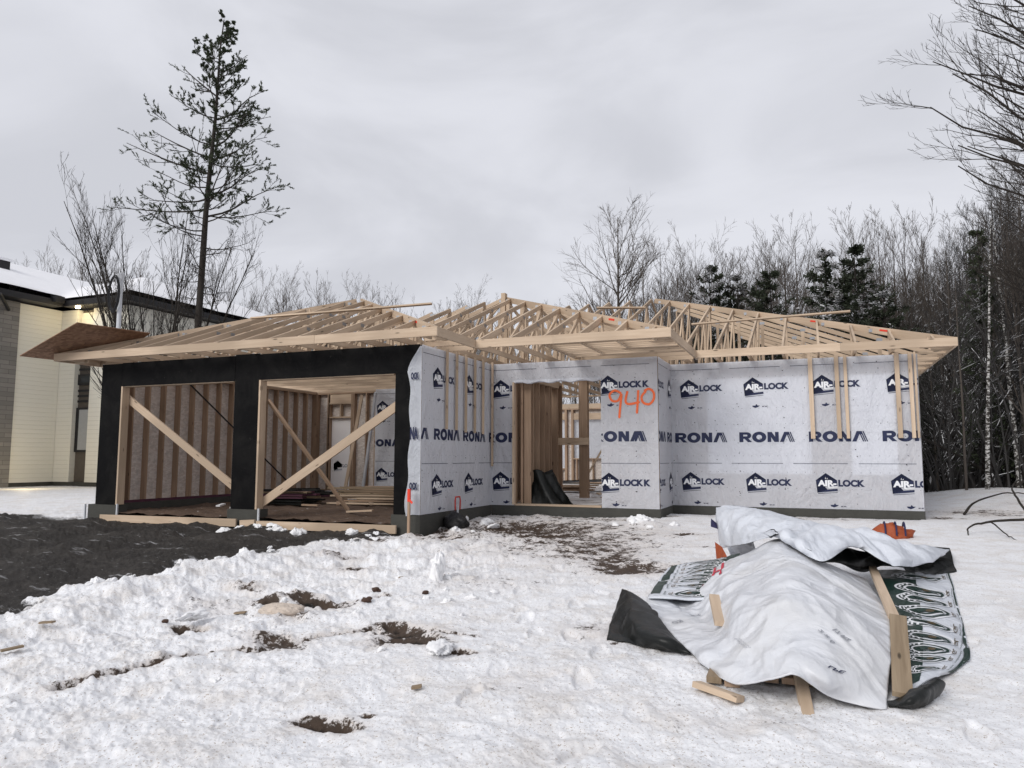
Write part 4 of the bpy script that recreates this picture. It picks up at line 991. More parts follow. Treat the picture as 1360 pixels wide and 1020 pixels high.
# tall bare poplar on the skyline
pop = bare_proto(21, 11.6, .12, 46, .28, .85, .38, .22, 12, 5, 'bark_grey', rmin=.007)
put_tree('poplar_tree', pop, -9.3, 16.0, -.3, 1, 0, 'tallest bare poplar on the skyline behind the middle of the roof', 'tree')
bares = [bare_proto(31, 10, .085, 26, .28, .62, .42, .40, 8, 4, 'bark_grey', rmin=.007), bare_proto(32, 10, .075, 24, .22, .55, .38, .45, 8, 4, 'bark_grey', rmin=.007),
         bare_proto(33, 10, .095, 30, .35, .7, .46, .35, 9, 4, 'bark_grey', rmin=.007), bare_proto(34, 10, .07, 20, .40, .6, .36, .5, 8, 4, 'bark_grey', rmin=.007)]
bushy = [multi_proto(41, 12, 9, 'bark_grey'), multi_proto(42, 10, 9, 'bark_grey')]
snowy = [bare_proto(51, 10, .10, 30, .18, .8, .30, .25, 8, 4, 'bark_snowy', 'bark_grey', rmin=.0065), bare_proto(52, 10, .085, 26, .12, .9, .28, .1, 8, 4, 'bark_snowy', 'bark_dark', rmin=.0065),
         bare_proto(53, 10, .07, 24, .25, .7, .32, .3, 8, 4, 'bark_snowy', 'bark_grey', rmin=.0065)]
spr = [spruce_proto(61, 8, 2.0, 19, q=(16, 24), droop=-.02), spruce_proto(62, 8, 1.7, 18, q=(16, 24), droop=.0), spruce_proto(63, 8, 2.4, 17, q=(16, 24), droop=.05)]
dark_spr = [spruce_proto(64, 9, 1.25, 24, 'needles', q=(9, 14))]
GB = 'bare trees along the skyline behind the house'
for k in range(124):
    az = -58+k*.54+RT.uniform(-.5, .5); d = RT.uniform(36, 50); x, y = polar(az, d)
    topz = (.235 if az < -30 else .215 if az < -16 else .24)*d*RT.uniform(.78, 1.06)
    if az < -42: topz *= .85
    me = RT.choice(bares); put_tree('bare_tree', me, x, y, -.3, topz/10, RT.uniform(0, 6), 'leafless grey tree in the distant row on the skyline', 'tree', GB, sz=topz/10)
for k in range(9):
    x, y = polar(-57+k*1.5+RT.uniform(-.3, .3), RT.uniform(46, 54)); put_tree('bare_tree', RT.choice(bushy), x, y, 0, RT.uniform(1.1, 1.3), RT.uniform(0, 6), 'dark bushy leafless tree behind the snowy roof of the neighbouring house', 'tree', 'bushy trees behind the neighbouring house')
for k in range(32):
    az = -12.2+k*.64+RT.uniform(-.5, .5); d = RT.uniform(27, 36); x, y = polar(az, d); hz_ = RT.uniform(.23, .315)*d
    put_tree('bare_tree', RT.choice(bares), x, y, -.3, hz_/10, RT.uniform(0, 6), 'leafless tree standing among the evergreens right of the tallest poplar', 'tree', 'bare trees among the evergreens')
for i, (px, d, top) in enumerate(((948, 27, 350), (985, 28, 362), (1030, 26, 357), (1012, 30, 372), (1103, 25, 330), (1146, 26, 322), (1125, 24, 365), (1180, 25, 385))):
    az = math.degrees(YAW+math.atan((px-680)/991)); x, y = polar(az, d); h = (608-top)/991*d*math.cos(math.atan((px-680)/991))*1.0+1.2
    put_tree('spruce_tree', spr[i % 3], x, y, -.3, h/8*1.08, RT.uniform(0, 6), ('low dark spruce at the left end of the spruces behind the roof', 'snow dusted spruce second from the left behind the roof', 'broad dark spruce right of the low tucked in one behind the roof', 'low spruce tucked between two taller ones above the right roof slope', 'tall pointed spruce left of the tallest spruce behind the roof', 'tallest dark spruce above the right end of the roof', 'small spruce half hidden between the two tallest spruces', 'rightmost spruce behind the roof, next to the dark wood')[i], 'spruce', 'spruces behind the right half of the roof', sz=h/8)
for k in range(230):
    az = 3.5+RT.random()**1.0*22; d = RT.uniform(19.5, 44) if az > 7 else RT.uniform(24, 46); x, y = polar(az, d)
    if x < 1.2 and y < 14: continue
    h = min(13, d*(RT.uniform(.12, .20)+.017*max(0, min(az-6, 8)))+1.2)
    me = RT.choice(snowy+bares[:1])
    put_tree('forest_tree', me, x, y, gz(x, y)-.1, h/10, RT.uniform(0, 6), 'slim snow flecked leafless tree in the dark wood right of the house', 'tree', 'trees of the dark wood right of the house', tilt=RT.uniform(-.04, .04))
for k in range(24):
    az = 4.5+RT.random()*20; d = RT.uniform(26, 44); x, y = polar(az, d)
    if x < 1.2 and y < 15: continue
    put_tree('spruce_tree', RT.choice(spr+dark_spr), x, y, gz(x, y)-.1, RT.uniform(.11, .18)*d/8+.1, RT.uniform(0, 6), 'dark spruce inside the wood right of the house', 'spruce', 'spruces inside the wood')
x, y = polar(10.5, 22); put_tree('spruce_tree', dark_spr[0], x, y, gz(x, y)-.1, .74, 1, 'narrow dark pointed spruce under the big overhanging bare crown', 'spruce')
# tangle of saplings and dead twigs that fills the wood
rng = np.random.default_rng(7); B_ = 2000; az = np.radians(rng.uniform(3.5, 27, B_)); d = rng.uniform(20.5, 46, B_); X0 = -1.72+d*np.sin(az); Y0 = -14.83+d*np.cos(az); kp = ~((X0 < 1.0) & (Y0 < 14)); X0, Y0 = X0[kp], Y0[kp]; B_ = len(X0)
Zg = ground_z(X0, Y0, False)-.15; L = rng.uniform(1.2, 5.2, B_); dr = nrm(rng.normal(0, 1, (B_, 3))*np.array([.28, .28, .0])+np.array([0, 0, 1])); bend = rng.normal(0, .12, (B_, 3))*np.array([1, 1, .2]); c_ = np.linspace(0, 1, 5)
P = np.stack([X0, Y0, Zg], -1)[:, None]+dr[:, None]*(L[:, None]*c_)[..., None]+bend[:, None]*(L[:, None]*c_**2)[..., None]; R = rng.uniform(.012, .035, B_)[:, None]*np.linspace(1, .3, 5)
P2, R2 = kids(rng, P, R, 7, .25, 1, .8, .35, 4, .1, .12, .55, .4, .4, .006)
tag(link_mesh('undergrowth', np_mesh('undergrowth', *cat([tubes(P, R, 3), tubes(P2, R2, 3)]), ('bark_snowy',), False)), 'dark tangle of saplings and snowy twigs filling the wood', 'undergrowth', None, 'stuff')
# leaning white birch stems at the wood's edge
for (a, d, s, ti, lab) in ((10.2, 20.0, .62, .10, 'thin white birch leaning in the dark wood behind the snow mound'), (12.0, 21, .7, -.05, 'white birch stem at the right edge of the dark wood')):
    x, y = polar(a, d); put_tree('birch_tree', bare_proto(71+int(a), 10, .09, 18, .4, .7, .25, .3, 6, 3, 'bark_snowy', 'birch'), x, y, gz(x, y)-.1, s, .4, lab, 'birch', tilt=ti)
# the big bare crown reaching in from the right
def big_tree():
    rng = np.random.default_rng(91); n = 10; z = np.linspace(-.4, 12.5, n); P = np.stack([.02*z+np.cumsum(rng.normal(0, .04, n)), np.cumsum(rng.normal(0, .04, n)), z], -1)[None]; R = (.20*np.linspace(1, .15, n))[None]
    tv = tubes(P, R, 10); Ps, Rs = [], []
    for k in range(84):
        t = .26+.72*rng.random(); zz = t*12.5; a = rng.uniform(0, 2*PI) if k > 40 else PI*rng.uniform(.72, 1.28); L = np.interp(t, [.3, .5, .8, 1], [3.7, 4.3, 3.4, 1.2])*rng.uniform(.7, 1.1); c_ = np.linspace(0, 1, 9)
        el = rng.uniform(.10, .60); bend = np.cumsum(rng.normal(0, .03, 9))*L
        Ps.append(np.stack([.02*zz+np.cos(a)*L*c_, np.sin(a)*L*c_+bend, zz+L*(el*c_+.28*c_**2.2)+np.cumsum(rng.normal(0, .012, 9))*L-.0], -1)); Rs.append((.018+.009*L)*np.linspace(1, .2, 9))
    Pb, Rb = np.array(Ps), np.array(Rs); P2, R2 = kids(rng, Pb, Rb, 9, .15, 1, .50, .42, 6, .25, .10, .55, .3, .45, .005); P3, R3 = kids(rng, P2, R2, 6, .2, 1, .5, .42, 4, .25, .10, .6, .45, .4, .0042); P4, R4 = kids(rng, P3, R3, 3, .3, 1, .5, .5, 3, .2, .1, .65, .5, .3, .0036)
    return np_mesh('trunk', *tv, ('bark',), True), np_mesh('crown', *cat([tubes(Pb, Rb, 6), tubes(P2, R2, 4), tubes(P3, R3, 3), tubes(P4, R4, 3)]), ('bark',), False)
put_tree('bare_tree', big_tree(), 5.05, 1.5, -.5, 1, 0, 'large near leafless tree whose dark crown reaches in at the upper right', 'tree')
S_A = [[(-3.224, -6.981, -0.317), (-2.868, -6.513, -0.222), (-2.428, -7.062, -0.04), (-2.08, -7.08, 0.129), (-1.698, -7.397, -0.011), (-1.32, -6.897, -0.215)], [(-3.2, -7.638, -0.339), (-2.785, -7.65, -0.309), (-2.344, -8.039, -0.072), (-1.965, -8.308, 0.089), (-1.64, -8.622, -0.022), (-1.266, -8.049, -0.233)], [(-3.129, -8.214, -0.338), (-2.691, -8.314, -0.381), (-2.28, -9.077, -0.127), (-1.909, -9.385, 0.003), (-1.636, -9.485, -0.08), (-1.248, -8.944, -0.222)], [(-2.88, -8.81, -0.378), (-2.472, -9.076, -0.367), (-2.188, -9.59, -0.223), (-1.898, -9.899, -0.134), (-1.649, -9.912, -0.174), (-1.321, -9.452, -0.279)], [(-2.658, -9.279, -0.413), (-2.332, -9.827, -0.371), (-2.095, -9.941, -0.275), (-1.872, -10.189, -0.203), (-1.699, -10.246, -0.285), (-1.369, -9.788, -0.37)], [(-2.57, -9.407, -0.437), (-2.259, -10.051, -0.419), (-2.045, -10.278, -0.326), (-1.86, -10.318, -0.267), (-1.684, -10.152, -0.422), (-1.404, -10.069, -0.469)]]
S_F = [[(-3.421, -7.918, -0.288), (-3.269, -8.211, -0.258), (-3.129, -8.214, -0.338), (-3.02, -8.528, -0.348)], [(-3.362, -8.381, -0.364), (-3.087, -8.997, -0.284), (-2.917, -8.922, -0.341), (-2.813, -9.016, -0.365)], [(-3.291, -8.841, -0.429), (-3.034, -9.232, -0.372), (-2.803, -9.361, -0.356), (-2.684, -9.284, -0.393)], [(-3.22, -9.229, -0.482), (-3.029, -9.262, -0.473), (-2.783, -9.332, -0.465), (-2.573, -9.389, -0.447)]]
S_U = [[(-2.878, -5.269, 0.299), (-2.562, -5.416, 0.334), (-2.155, -5.931, 0.317), (-1.803, -6.296, 0.265), (-1.483, -6.375, 0.183), (-1.134, -5.804, 0.121), (-0.827, -5.557, -0.01), (-0.296, -4.665, -0.141)], [(-2.803, -5.777, 0.202), (-2.476, -6.421, 0.261), (-2.108, -6.954, 0.284), (-1.778, -7.353, 0.23), (-1.473, -7.056, 0.18), (-1.163, -6.685, 0.092), (-0.867, -6.14, -0.05), (-0.364, -4.923, -0.149)], [(-2.776, -5.893, 0.059), (-2.446, -6.794, 0.169), (-2.084, -7.499, 0.246), (-1.755, -7.834, 0.154), (-1.45, -7.261, 0.153), (-1.173, -7.045, 0.041), (-0.893, -6.499, -0.081), (-0.42, -5.11, -0.156)], [(-2.764, -5.818, -0.119), (-2.444, -6.855, 0.047), (-2.078, -7.405, 0.169), (-1.711, -7.908, 0.052), (-1.445, -7.263, 0.113), (-1.165, -7.221, -0.025), (-0.893, -6.605, -0.125), (-0.449, -5.097, -0.175)]]
S_K = [[(-1.74, -7.629, 0.061), (-1.43, -6.873, 0.086), (-1.158, -6.966, -0.037), (-0.846, -6.212, -0.152), (-0.558, -4.451, -0.114), (-0.227, -4.186, -0.145)], [(-1.649, -7.506, -0.015), (-1.416, -7.046, -0.02), (-1.146, -6.768, -0.11), (-0.811, -6.168, -0.231), (-0.483, -5.224, -0.219), (-0.268, -4.755, -0.224)], [(-1.585, -7.279, -0.067), (-1.319, -6.921, -0.155), (-1.097, -6.529, -0.182), (-0.736, -5.9, -0.302), (-0.494, -5.623, -0.343), (-0.345, -5.46, -0.357)]]
S_W = [[(-2.875, -5.309, 0.238), (-2.68, -5.741, 0.204), (-2.5, -6.189, 0.129), (-2.355, -6.587, 0.046)], [(-2.818, -5.532, 0.05), (-2.614, -6.108, 0.051), (-2.477, -6.228, -0.013), (-2.356, -6.388, -0.038)], [(-2.738, -5.582, -0.091), (-2.589, -5.902, -0.102), (-2.477, -6.07, -0.127), (-2.359, -6.167, -0.111)], [(-2.641, -5.902, -0.222), (-2.539, -5.943, -0.203), (-2.453, -5.992, -0.185), (-2.339, -6.241, -0.133)]]
S_B = [[(-1.223, -6.41, -0.199), (-0.886, -6.032, -0.246), (-0.525, -5.601, -0.332), (-0.441, -5.593, -0.352)], [(-1.24, -7.38, -0.231), (-0.975, -7.08, -0.281), (-0.639, -6.781, -0.361), (-0.561, -6.741, -0.389)], [(-1.259, -8.226, -0.258), (-1.051, -8.011, -0.311), (-0.751, -7.784, -0.384), (-0.68, -7.789, -0.424)], [(-1.271, -8.852, -0.299), (-1.119, -8.82, -0.318), (-0.866, -8.694, -0.374), (-0.77, -8.646, -0.442)], [(-1.296, -9.524, -0.341), (-1.173, -9.375, -0.356), (-0.984, -9.195, -0.39), (-0.843, -8.979, -0.453)], [(-1.305, -9.912, -0.434), (-1.237, -9.818, -0.411), (-1.107, -9.557, -0.402), (-1.017, -9.293, -0.444)]]
S_L = [[(-3.278, -6.337, -0.316), (-3.074, -6.212, -0.272), (-2.693, -6.458, -0.18), (-2.451, -6.806, -0.072)], [(-3.243, -7.045, -0.339), (-3.025, -7.026, -0.299), (-2.727, -7.013, -0.238), (-2.464, -7.458, -0.133)], [(-3.145, -8.076, -0.344), (-2.949, -8.089, -0.334), (-2.738, -7.981, -0.35), (-2.61, -7.971, -0.33)]]
S_C = [[(-1.382, -9.993, -0.457), (-1.267, -9.922, -0.414), (-1.127, -9.718, -0.388), (-1.072, -9.608, -0.424)], [(-1.394, -10.041, -0.468), (-1.277, -10.09, -0.4), (-1.152, -9.851, -0.392), (-1.102, -9.707, -0.447)], [(-1.398, -9.989, -0.497), (-1.295, -9.981, -0.486), (-1.222, -9.985, -0.496), (-1.188, -9.918, -0.504)]]

# ================================================================== TARP-COVERED PILE
def cr_grid(Gd, mu, mv_):
    """Catmull-Rom surface through a control grid -> (Nv,Nu,3)"""
    Gd = np.array(Gd, float)
    def up1(A, m):
        n = A.shape[0]; A2 = np.concatenate([2*A[:1]-A[1:2], A, 2*A[-1:]-A[-2:-1]]); o_ = []
        for i in range(n-1):
            p0, p1, p2, p3 = A2[i], A2[i+1], A2[i+2], A2[i+3]
            for k in range(m):
                t = k/m; o_.append(.5*(2*p1+(p2-p0)*t+(2*p0-5*p1+4*p2-p3)*t*t+(3*p1-p0-3*p2+p3)*t**3))
        o_.append(A[-1]); return np.array(o_)
    A = up1(Gd, mv_); return A if Gd.shape[1] == 1 else up1(A.transpose(1, 0, 2), mu).transpose(1, 0, 2)
def sheet(name, Gd, mu, mv_, mat, seed, amp=.03, freq=3.0, lift=0, edge=.3, thick=.010, back=None, parent=None, smooth=True, prints=None):
    S = cr_grid(Gd, mu, mv_); nv, nu, _ = S.shape; u, v_ = np.meshgrid(np.linspace(0, 1, nu), np.linspace(0, 1, nv))
    du = np.gradient(S, axis=1); dv = np.gradient(S, axis=0); Nn = nrm(np.cross(du, dv)); Nn *= np.sign(Nn[..., 2].mean())
    x, y = S[..., 0], S[..., 1]
    rid = 1-2*np.abs(fbm(x*freq+seed, y*freq*.8, 4, seed)-.5)*2.0; rid2 = 1-2*np.abs(fbm(x*freq*2.7+S[..., 2]*3, y*freq*2.2+seed, 3, seed+7)-.5)*2
    d = amp*(rid*.35+rid2*.12+(fbm(x*freq*.6, y*freq*.6, 2, seed+3)-.5)*1.2+2.6*crumple(x+S[..., 2]*.6, y-S[..., 2]*.5, seed))
    # radiating pulls
    fade = np.minimum(np.minimum(u, 1-u), np.minimum(v_, 1-v_)); d = d*(edge+(1-edge)*np.clip(fade/.15, 0, 1)); S = S+Nn*(d+lift)[..., None]
    g_ = ground_z(S[..., 0], S[..., 1])+.012; S[..., 2] = np.maximum(S[..., 2], g_)
    V = np.concatenate([S.reshape(-1, 3), (S-Nn*thick).reshape(-1, 3)]); i = np.arange(nu*nv).reshape(nv, nu); F = np.stack([i[:-1, :-1], i[:-1, 1:], i[1:, 1:], i[1:, :-1]], -1).reshape(-1, 4); nF = len(F); off = nu*nv
    ed = []
    for A in (i[0], i[-1][::-1], i[:, 0][::-1], i[:, -1]):
        ed.append(np.stack([A[:-1], A[:-1]+off, A[1:]+off, A[1:]], -1))
    ed = np.concatenate(ed); F2 = np.concatenate([F, F[:, ::-1]+off, ed]); mi = np.concatenate([np.zeros(nF), np.ones(nF+len(ed))])
    me = np_mesh(name, V, F2, (mat, back or mat), smooth, mi); o = link_mesh(name, me, parent)
    def fn(a, b_, of):
        fx = np.clip(a, 0, 1)*(nu-1); fy = np.clip(b_, 0, 1)*(nv-1); ix = np.minimum(fx.astype(int), nu-2); iy = np.minimum(fy.astype(int), nv-2); tx, ty = (fx-ix)[:, None], (fy-iy)[:, None]
        q = (S[iy, ix]*(1-tx)+S[iy, ix+1]*tx)*(1-ty)+(S[iy+1, ix]*(1-tx)+S[iy+1, ix+1]*tx)*ty; return q+Nn[iy, ix]*of
    if prints:
        mb = MB(); prints(mb, fn); p = mb.build('printing', o)
    return o
tp = tag(empty('white_tarp', (0, 0, 0)), 'big crumpled white lumber tarp draped over a peaked pile on the snow', 'tarp')
def main_print(mb, fn):
    def T(s, u, v_, h, w_, ang, m='print_grey', b=.02):
        t = txt2(s, 0, 0, h, w_, b); ca, sa = math.cos(ang), math.sin(ang)
        print_onto(mb, [[(u+x*ca-y*sa, v_+(x*sa+y*ca)*.8) for x, y in q] for q in t], fn, .007, m, .03)
    T('LPE', .80, .72, .02, .07, .5, 'ink'); T('2 x 6', .74, .52, .022, .10, .9); T('17 R2', .80, .50, .022, .09, .9); T('SPF', .22, .43, .02, .06, 2.6); T('KD', .10, .55, .02, .05, 2.6)
    for i in range(7): T('HT 17', .335+.004*i, .655+.017*i, .011, .035, .2, 'print_grey')
    # hand-sprayed red marks near the back edge
    for a, b_ in (((.27, .06), (.27, .14)), ((.27, .10), (.31, .10)), ((.31, .04), (.31, .15)), ((.20, .12), (.235, .19)), ((.235, .12), (.20, .19))):
        dx, dy = b_[0]-a[0], b_[1]-a[1]; l = math.hypot(dx, dy); nx, ny = -dy/l*.006, dx/l*.006
        print_onto(mb, poly2([(a[0]+nx, a[1]+ny), (a[0]-nx, a[1]-ny), (b_[0]-nx, b_[1]-ny), (b_[0]+nx, b_[1]+ny)]), fn, .007, 'red_ink', .03)
sheet('cover_sheet', S_A, 34, 34, 'tarp_white', 12, .028, 2.2, .0, .35, prints=main_print)
bpy.data.objects['cover_sheet'].parent = tp
o = sheet('black_underside_fold', S_F, 14, 12, 'black_film', 15, .035, 4.5, .004); o.parent = tp
o = sheet('black_corner_fold', S_C, 12, 10, 'black_film', 17, .02, 5, .006); o.parent = tp
def band_print(mb, fn, seed=0, flip=False):
    R_ = random.Random(seed)
    def sub(poly, m, off=.005, mx=.05): print_onto(mb, poly, fn, off, m, mx)
    U = (lambda x: 1-x) if flip else (lambda x: x)
    def rect(u0, v0, u1, v1, m, off=.005): sub(poly2([(U(u0), v0), (U(u1), v0), (U(u1), v1), (U(u0), v1)]), m, off)
    rect(.0, .0, .40, .97, 'green_ink', .004)
    rect(.84, .0, .95, .36, 'green_ink'); rect(.84, .375, .96, .55, 'green_ink'); rect(.84, .565, .99, .93, 'green_ink')
    v_ = .03
    while v_ < .95:
        hh = R_.uniform(.028, .050)
        for k, m in enumerate(('print_white', 'green_ink', 'print_white', 'green_ink')):
            rx, ry = .26-.05*k, hh*(1-.2*k)
            sub([[(U(x), y) for x, y in t] for t in ring2(.42, v_+hh, rx, ry, .028 if k % 2 == 0 else .03, hh*.13, 26)], m, .0060+.0006*k, .06)
        sub([[(U(x), y) for x, y in t] for t in poly2([(.36, v_+hh*.8), (.46, v_+hh*.62), (.56, v_+hh*.8), (.58, v_+hh*1.15), (.46, v_+hh*1.0), (.38, v_+hh*1.25)])], 'green_ink', .009)
        sub([[(U(x), y) for x, y in t] for t in ring2(.47, v_+hh*.95, .035, hh*.2, .035, hh*.2, 12)], 'brown_ink', .0098)
        for a in range(9):
            an = PI*(.6+a*.1); x_, y_ = .42+.20*math.cos(an), v_+hh+hh*.72*math.sin(an); s_ = .012
            sub([[(U(x), y) for x, y in t] for t in poly2([(x_-s_, y_-s_*.4), (x_+s_, y_-s_*.4), (x_+s_, y_+s_*.4), (x_-s_, y_+s_*.4)])], 'print_white', .0099)
        t = txt2('GL', 0, 0, .055, .05, .02); sub([[(U(.66+y), v_+hh*1.35-x) for x, y in q] for q in t], 'brown_ink', .008, .04)
        t = txt2('produit', 0, 0, .03, .07, .015); sub([[(U(.76+y), v_+hh*1.5-x) for x, y in q] for q in t], 'green_ink', .008, .04)
        v_ += R_.uniform(.085, .125)
b1 = tag(sheet('printed_tarp', S_B, 16, 22, 'tarp_silver', 23, .016, 4.5, .004, prints=lambda mb, fn: band_print(mb, fn, 1)), 'white tarp strip with green ring emblems lying right of the big tarp', 'tarp')
b2 = tag(sheet('printed_tarp', S_L, 22, 18, 'tarp_silver', 27, .02, 4.5, .022, prints=lambda mb, fn: band_print(mb, fn, 2, True)), 'white tarp scrap with green ring emblems left of the big tarp', 'tarp')
ut = tag(sheet('silver_tarp', S_U, 20, 16, 'tarp_silver', 33, .055, 4.2, .0, .25, back='black_film'), 'bunched silver white tarp rolled along the back of the pile', 'tarp')
o = sheet('black_underside', S_K, 16, 14, 'black_film', 37, .03, 4, -.045); o.parent = ut
o = sheet('hanging_end', S_W, 16, 16, 'tarp_silver', 41, .03, 6, .0); o.parent = ut
mb = MB(); mb.face([(-2.80, -6.10, -.02), (-2.70, -6.30, -.05), (-2.60, -6.62, -.14), (-2.66, -6.66, -.27), (-2.74, -6.42, -.31)], 'orange_fabric'); mb.face([(-2.90, -5.60, .20), (-2.80, -5.9, .17), (-2.78, -5.95, .11), (-2.88, -5.8, .12)], 'navy_fabric')
p = mb.build('orange_flap', ut)

def board(name, p, q, t, th, d, m, label, cat_='board', grp=None):
    mb = MB(); c_ = (Vector(p)+Vector(q))/2; mb.beam(p, q, t, th, d, m)
    # bevelled ends and a slight bow
    o = mb.build(name, None, c_); o.location = c_; tag(o, label, cat_, grp)
    bv = o.modifiers.new('edge', 'BEVEL'); bv.width = .003; bv.segments = 1; return o
board('board', (-2.50, -8.66, -.17), (-2.40, -9.16, -.27), (0, .25, 1), .038, .075, 'wood', 'short pale board poking out of the left side of the big white tarp')
board('board', (-1.25, -6.5, -.13), (-1.255, -8.92, -.185), (.15, 0, 1), .03, .07, 'wood', 'long pale board along the back right edge of the big tarp')
board('board', (-1.235, -8.95, -.17), (-1.315, -9.98, -.41), (.1, .1, 1), .030, .105, 'wood_wet', 'wide wet board at the right front edge of the big tarp')
board('board', (-1.88, -9.75, -.28), (-1.80, -10.36, -.53), (.1, .4, 1), .04, .065, 'wood', 'narrow board sticking out of the front of the tarp into the snow')
board('wood_offcut', (-2.44, -10.07, gz(-2.44, -10.07)+.035), (-2.17, -10.22, gz(-2.17, -10.22)+.03), (0, .2, 1), .035, .08, 'wood', 'small flat wood offcut lying on the snow in front of the tarp', 'offcut')
lum = tag(empty('lumber_pile', (-2, -8.6, -.45)), 'dark wet lumber showing under the front edge of the big white tarp', 'lumber')
RL = random.Random(4)
for i in range(9):
    x_ = -2.35+i*.11; mb = MB(); y0_ = -9.95+RL.uniform(-.05, .12)
    mb.beam((x_+2, y0_+8.6, RL.uniform(.0, .05)), (x_+2, -7.6+8.6, RL.uniform(.05, .3)), (0, 0, 1), .038, .09, RL.choice(('wood_wet', 'wood_aged', 'wood_wet'))); mb.build('board', lum)
# orange bag half hidden behind the tarp
ob = tag(empty('orange_bag', (-.72, -2.75, gz(-.72, -2.75)-.06)), 'orange and navy padded bag behind the silver tarp by the house', 'bag')
th = np.linspace(0, PI, 15); ph = np.linspace(0, 2*PI, 25); A, B = np.meshgrid(th, ph); rr = 1+.10*np.sin(B*6)*np.sin(A)+.5*crumple(np.sin(A)*np.cos(B)*1.2, np.sin(A)*np.sin(B)*1.2+np.cos(A), 4)
V = np.stack([.27*rr*np.sin(A)*np.cos(B), .17*rr*np.sin(A)*np.sin(B), .10+.15*rr*np.cos(A)*(1-.25*np.cos(B))], -1).reshape(-1, 3); i = np.arange(A.size).reshape(A.shape)
F = np.stack([i[:-1, :-1], i[:-1, 1:], i[1:, 1:], i[1:, :-1]], -1).reshape(-1, 4); link_mesh('bag_body', np_mesh('bag_body', V, F, ('orange_fabric',), True), ob)
for s_ in (-.12, .02, .13):
    mb = MB(); mb.tube([(s_+.01*k, .175*math.cos(k*PI/8-PI/2)*1.02*-1, .11+.165*math.sin(k*PI/8)) for k in range(1, 8)] if False else [(s_, -.19*math.cos(k*PI/8), .10+.175*math.sin(k*PI/8)) for k in range(0, 9)], .012, 'navy_fabric', 6); mb.build('strap', ob)

# ================================================================== SMALL THINGS
def lump(name, loc, s, mat, seed, label, cat_, grp=None, rough=.35, fr=1.6, me=None):
    if me is None: me = lump_mesh(name, mat, seed, rough, fr)
    o = link_mesh(name, me, None, loc); o.scale = s; o.rotation_euler = (0, 0, seed*1.7); return tag(o, label, cat_, grp)
def lump_mesh(name, mat, seed, rough=.35, fr=1.6, n=40):
    th = np.linspace(0, PI, n//2); ph = np.linspace(0, 2*PI, n, endpoint=False); A, B = np.meshgrid(th, ph); D = np.stack([np.sin(A)*np.cos(B), np.sin(A)*np.sin(B), np.cos(A)], -1)
    r = 1+rough*((fbm(D[..., 0]*fr+D[..., 2]*1.3+9, D[..., 1]*fr-D[..., 2]*1.1+5, 5, seed, .6)-.5)*2)+rough*.35*(fbm(D[..., 0]*fr*4+D[..., 2]*4, D[..., 1]*fr*4+9, 3, seed+2)-.5)
    V = (D*r[..., None]).reshape(-1, 3); i = np.arange(A.size).reshape(A.shape); i2 = np.roll(i, -1, 0)
    F = np.stack([i[:, :-1], i[:, 1:], i2[:, 1:], i2[:, :-1]], -1).reshape(-1, 4); return np_mesh(name, V, F, (mat,), True)
b = NB('snow_clod'); v = b.coord('Object'); c = b.mix(b.ramp(b.noise(v, 3, 6, .7), [(.58, 0.), (.80, .4)]), (.86, .86, .87), (.50, .45, .40)); MT['clod'] = b.fin(c, .6, b.bump(b.noise(v, 5, 7, .7), .4, .01))
flat('dirty_ice', (.62, .53, .45), .5, .4, 3, bump=.05, bscale=4); flat('stone_brown', (.10, .06, .045), .8, .3, 5, bump=.03, bscale=8)
cm = [lump_mesh('snow_clod', 'clod', 100+i, .75, 1.9, 34) for i in range(6)]
RC = random.Random(8); spots = []
for k in range(26):
    y_ = RC.uniform(-9.6, -4.7); spots.append((float(xbound(y_))+RC.uniform(-.25, .5), y_, RC.uniform(.02, .06)))
for k in range(12): spots.append((RC.uniform(-11.3, -8.2), YG-.22-RC.random()*.25, RC.uniform(.04, .09)))
for k in range(24): spots.append((RC.uniform(-6.9, -4.6), RC.uniform(-10.9, -7.3), RC.uniform(.015, .045)))
for k in range(8): spots.append((-4.35+RC.gauss(0, .28), -2.35+RC.gauss(0, .22), RC.uniform(.05, .11)))
for k in range(7): spots.append((-7.35+RC.gauss(0, .25), -3.1+RC.gauss(0, .5), RC.uniform(.04, .09)))
for (x_, y_, s_) in spots:
    o = link_mesh('snow_clod', RC.choice(cm), None, (x_, y_, gz(x_, y_)+s_*.05)); o.scale = (s_*RC.uniform(.9, 1.6), s_, s_*RC.uniform(.5, .85)); o.rotation_euler = (RC.uniform(-.3, .3), RC.uniform(-.3, .3), RC.uniform(0, 6))
    tag(o, 'small broken clod of snow lying loose on the snowy ground', 'snow clod', 'broken snow clods scattered over the ground')
lump('snow_block', (-6.66, -9.82, gz(-6.66, -9.72)+.07), (.14, .07, .035), 'clod', 121, 'flat snow block bridging a small dark hollow', 'snow block', rough=.8, fr=2.2)
lump('snow_stump', (-5.52, -7.55, gz(-5.52, -7.55)+.10), (.10, .07, .17), 'clod', 123, 'upright pointed snow lump standing alone in the middle of the yard', 'snow lump', rough=.85)
lump('snow_block', (-4.26, -9.93, gz(-4.26, -9.93)+.02), (.16, .08, .035), 'clod', 125, 'long low snow slab beside the bare soil patch', 'snow block', rough=.8, fr=2.4)
lump('ice_chunk', (-6.22, -9.22, gz(-6.22, -9.22)+.01), (.20, .13, .07), 'dirty_ice', 126, 'tan dirty ice mound in front of the dark hollow', 'ice chunk')
